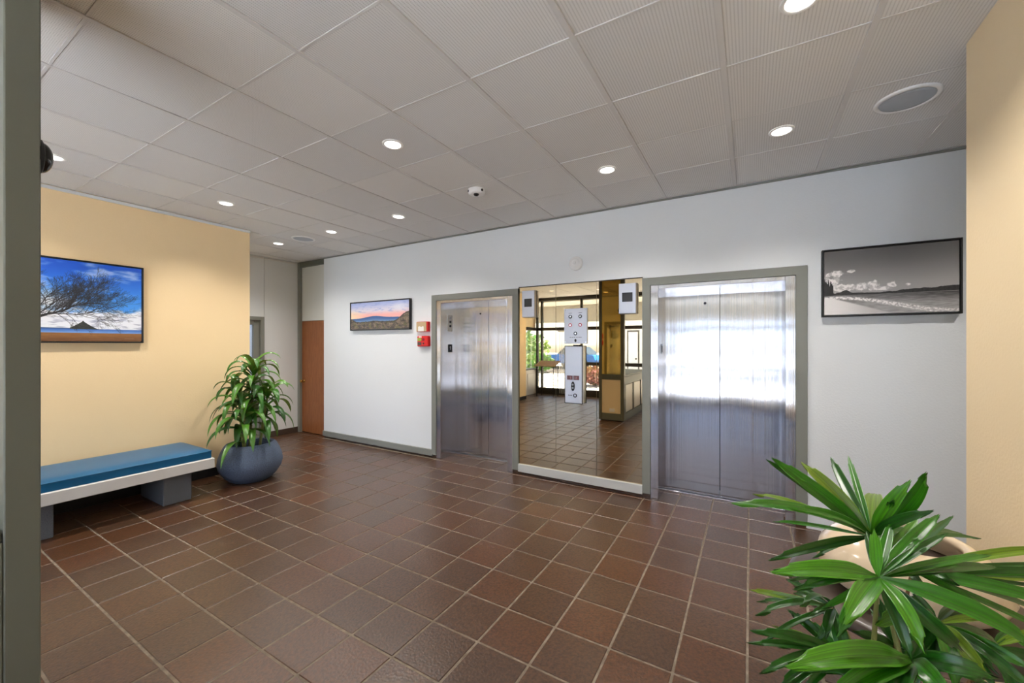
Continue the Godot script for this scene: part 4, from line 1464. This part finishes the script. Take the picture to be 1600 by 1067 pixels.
func build_palm() -> void:
	var root := at(1385, 1067, 1.14)
	root.y = 0.0
	var t := thing("potted_palm", "bushy lady palm with glossy fan leaves in the right foreground", "potted plant", root)
	var s := ns()
	lathe(s, [Vector2(0.0, 0.0), Vector2(0.15, 0.0), Vector2(0.16, 0.01), Vector2(0.195, 0.30), Vector2(0.21, 0.36), Vector2(0.215, 0.385), Vector2(0.195, 0.39), Vector2(0.19, 0.36), Vector2(0.18, 0.33)], 40)
	part("pot", s, M.table_dark, t)
	s = ns()
	lathe(s, [Vector2(0.187, 0.345), Vector2(0.1, 0.355), Vector2(0.0, 0.36)], 28)
	part("soil", s, M.soil, t)
	# fans: hub (bearing, depth), then leaflets (tip bearing, depth, width, sag, colour)
	var fans := [
		[1362, 838, 1.15, [[1205, 715, 1.16, 0.047, 0.012, 0], [1251, 722, 1.30, 0.050, 0.015, 3], [1298, 714, 1.42, 0.034, 0.005, 2], [1368, 772, 1.45, 0.060, 0.02, 3], [1447, 738, 1.00, 0.048, 0.02, 0], [1424, 750, 1.06, 0.044, 0.01, 1], [1143, 787, 1.08, 0.046, 0.03, 0], [1503, 834, 1.30, 0.042, 0.01, 2], [1200, 876, 1.08, 0.030, 0.02, 2], [1176, 772, 1.45, 0.020, 0.03, 3]]],
		[1372, 902, 0.98, [[1366, 826, 1.05, 0.030, 0.0, 1], [1393, 815, 1.09, 0.030, 0.0, 0], [1434, 811, 1.10, 0.038, 0.0, 1], [1468, 804, 1.08, 0.038, 0.005, 0], [1490, 806, 1.14, 0.028, 0.0, 2], [1203, 894, 0.94, 0.048, 0.035, 1], [1319, 977, 0.84, 0.052, 0.02, 1], [1446, 1022, 0.84, 0.038, 0.03, 1], [1622, 1016, 0.86, 0.055, 0.03, 0], [1556, 886, 1.10, 0.036, 0.01, 2], [1235, 908, 1.18, 0.030, 0.02, 2]]],
		[1425, 892, 1.22, [[1660, 862, 1.18, 0.032, 0.04, 3], [1650, 881, 1.22, 0.020, 0.005, 2], [1655, 895, 1.18, 0.022, 0.0, 0], [1650, 906, 1.26, 0.020, -0.01, 3], [1660, 948, 1.10, 0.044, 0.02, 0], [1500, 916, 1.04, 0.034, 0.03, 2], [1640, 965, 1.28, 0.034, 0.02, 2]]],
		[1303, 950, 1.18, [[1180, 962, 1.14, 0.026, 0.035, 2], [1169, 921, 1.34, 0.022, 0.03, 3], [1240, 927, 1.28, 0.022, 0.02, 2], [1290, 1000, 1.10, 0.030, 0.02, 2], [1330, 1040, 1.10, 0.034, 0.02, 2], [1228, 905, 1.4, 0.02, 0.02, 2], [1250, 948, 1.06, 0.024, 0.03, 2]]],
		[1310, 1020, 1.15, [[1171, 985, 1.10, 0.034, 0.03, 2], [1206, 977, 1.22, 0.022, 0.02, 3], [1231, 951, 1.22, 0.030, 0.01, 2], [1262, 966, 1.20, 0.030, 0.01, 0], [1293, 968, 1.24, 0.028, 0.0, 0], [1186, 1053, 1.08, 0.032, 0.03, 2], [1226, 1006, 1.14, 0.022, 0.02, 2], [1215, 1078, 1.05, 0.030, 0.02, 2], [1316, 960, 1.2, 0.028, 0.0, 2]]],
		[1425, 1032, 0.92, [[1227, 1043, 0.80, 0.060, 0.035, 1], [1290, 1100, 0.78, 0.050, 0.03, 0], [1500, 1110, 0.80, 0.050, 0.03, 0], [1390, 1130, 0.76, 0.045, 0.02, 2], [1560, 1060, 0.82, 0.045, 0.04, 2]]],
		[1464, 974, 1.12, [[1546, 1060, 0.95, 0.046, 0.02, 3], [1625, 1052, 0.95, 0.034, 0.02, 0], [1368, 978, 1.00, 0.050, 0.03, 1], [1425, 925, 1.20, 0.034, 0.0, 2], [1495, 1080, 0.92, 0.044, 0.02, 0], [1555, 968, 1.18, 0.026, 0.01, 3], [1405, 1050, 1.00, 0.036, 0.02, 2], [1625, 1090, 0.92, 0.036, 0.03, 2], [1560, 1010, 1.20, 0.036, 0.02, 2], [1500, 935, 1.28, 0.028, 0.0, 2]]],
		[1400, 1010, 1.22, [[1330, 985, 1.22, 0.034, 0.01, 2], [1350, 1060, 1.12, 0.038, 0.02, 2], [1440, 1080, 1.12, 0.038, 0.02, 2], [1480, 1020, 1.18, 0.036, 0.02, 2], [1300, 1035, 1.20, 0.030, 0.02, 2], [1375, 935, 1.30, 0.034, 0.0, 2], [1430, 955, 1.28, 0.030, 0.0, 2]]],
		[1550, 1010, 1.22, [[1650, 1040, 1.20, 0.034, 0.02, 2], [1500, 1050, 1.16, 0.034, 0.02, 2], [1590, 1085, 1.10, 0.036, 0.02, 2], [1630, 985, 1.28, 0.028, 0.01, 3], [1480, 1005, 1.25, 0.030, 0.01, 2]]]]
	var greens := [M.palm_a, M.palm_b, M.palm_c, M.palm_d]
	var feet := 0
	for f in fans:
		var hub: Vector3 = at(f[0], f[1], f[2]) - root
		var a := feet * 2.4
		var foot := Vector3(cos(a) * 0.08, 0.33, sin(a) * 0.08)
		feet += 1
		s = ns()
		var mid := foot.lerp(hub, 0.5) + Vector3(-hub.x * 0.12, 0.04, -hub.z * 0.12)
		tube(s, [foot, foot.lerp(mid, 0.5) + Vector3(0, 0.02, 0), mid, mid.lerp(hub, 0.6), hub], [0.009, 0.008, 0.007, 0.005, 0.004], 8)
		part("stem", s, M.cane if feet % 3 else M.cane_brown, t)
		for l in f[3]:
			var tip: Vector3 = at(l[0], l[1], l[2]) - root
			s = ns()
			palm_blade(s, hub + (tip - hub) * 0.01, tip, l[3] * 0.84, l[4], rng.randf_range(-0.25, 0.25))
			part("leaf", s, greens[l[5]], t)
			# a narrower neighbour of the same fan, a little behind
			var off := Vector3(rng.randfn(), rng.randfn(), rng.randfn()).normalized() * tip.distance_to(hub) * 0.22
			var tip2: Vector3 = hub + (tip - hub) * rng.randf_range(0.72, 0.9) + off + Vector3(0, -0.03, -0.02)
			s = ns()
			palm_blade(s, hub, tip2, l[3] * 0.62, l[4] * 0.8, rng.randf_range(-0.4, 0.4))
			part("leaf", s, greens[2 if rng.randf() < 0.7 else 0], t)


# ---------------------------------------------------------------- pieces seen in the mirror
func build_lobby_pieces() -> void:
	var t := thing("lectern", "thin metal stand with a slanted top near the storefront, seen in the mirror", "stand", Vector3(-5.35, 0, 2.55))
	var s := ns()
	for x in [-0.28, 0.28]:
		for z in [-0.16, 0.16]:
			tube(s, [Vector3(x, 0.0, z), Vector3(x, 0.98 + z * 0.3, z)], [0.012, 0.012], 8)
	part("legs", s, M.black, t)
	s = ns()
	for k in 5:
		var y := 0.12 + k * 0.17
		tube(s, [Vector3(-0.28, y, -0.16), Vector3(0.28, y + 0.17, -0.16)], [0.006, 0.006], 6)
		tube(s, [Vector3(0.28, y, 0.16), Vector3(-0.28, y + 0.17, 0.16)], [0.006, 0.006], 6)
	part("lattice", s, M.black, t)
	s = ns()
	box(s, Vector3(-0.34, -0.012, -0.24), Vector3(0.34, 0.012, 0.24), 0.004)
	var tp := part("slanted_top", s, mat(srgb(150, 120, 90), 0.5), t)
	tp.transform = Transform3D(Basis(Vector3(1, 0, 0), -0.3), Vector3(0, 1.0, 0))
	t = thing("vertical_blinds", "stack of white vertical blinds beside the storefront glass, seen in the mirror", "blinds", Vector3(-5.05, 0, FRONT_Z - 0.16))
	part("head_rail", b2(-0.12, 0.70, 1.98, 2.02, -0.03, 0.03, 0.003), M.white_trim, t)
	for i in 9:
		var sl := part("slat", b2(-0.045, 0.045, 0.06, 1.98, -0.001, 0.001), M.white_trim, t)
		sl.position = Vector3(-0.06 + i * 0.055, 0, 0)
		sl.rotation.y = 1.0
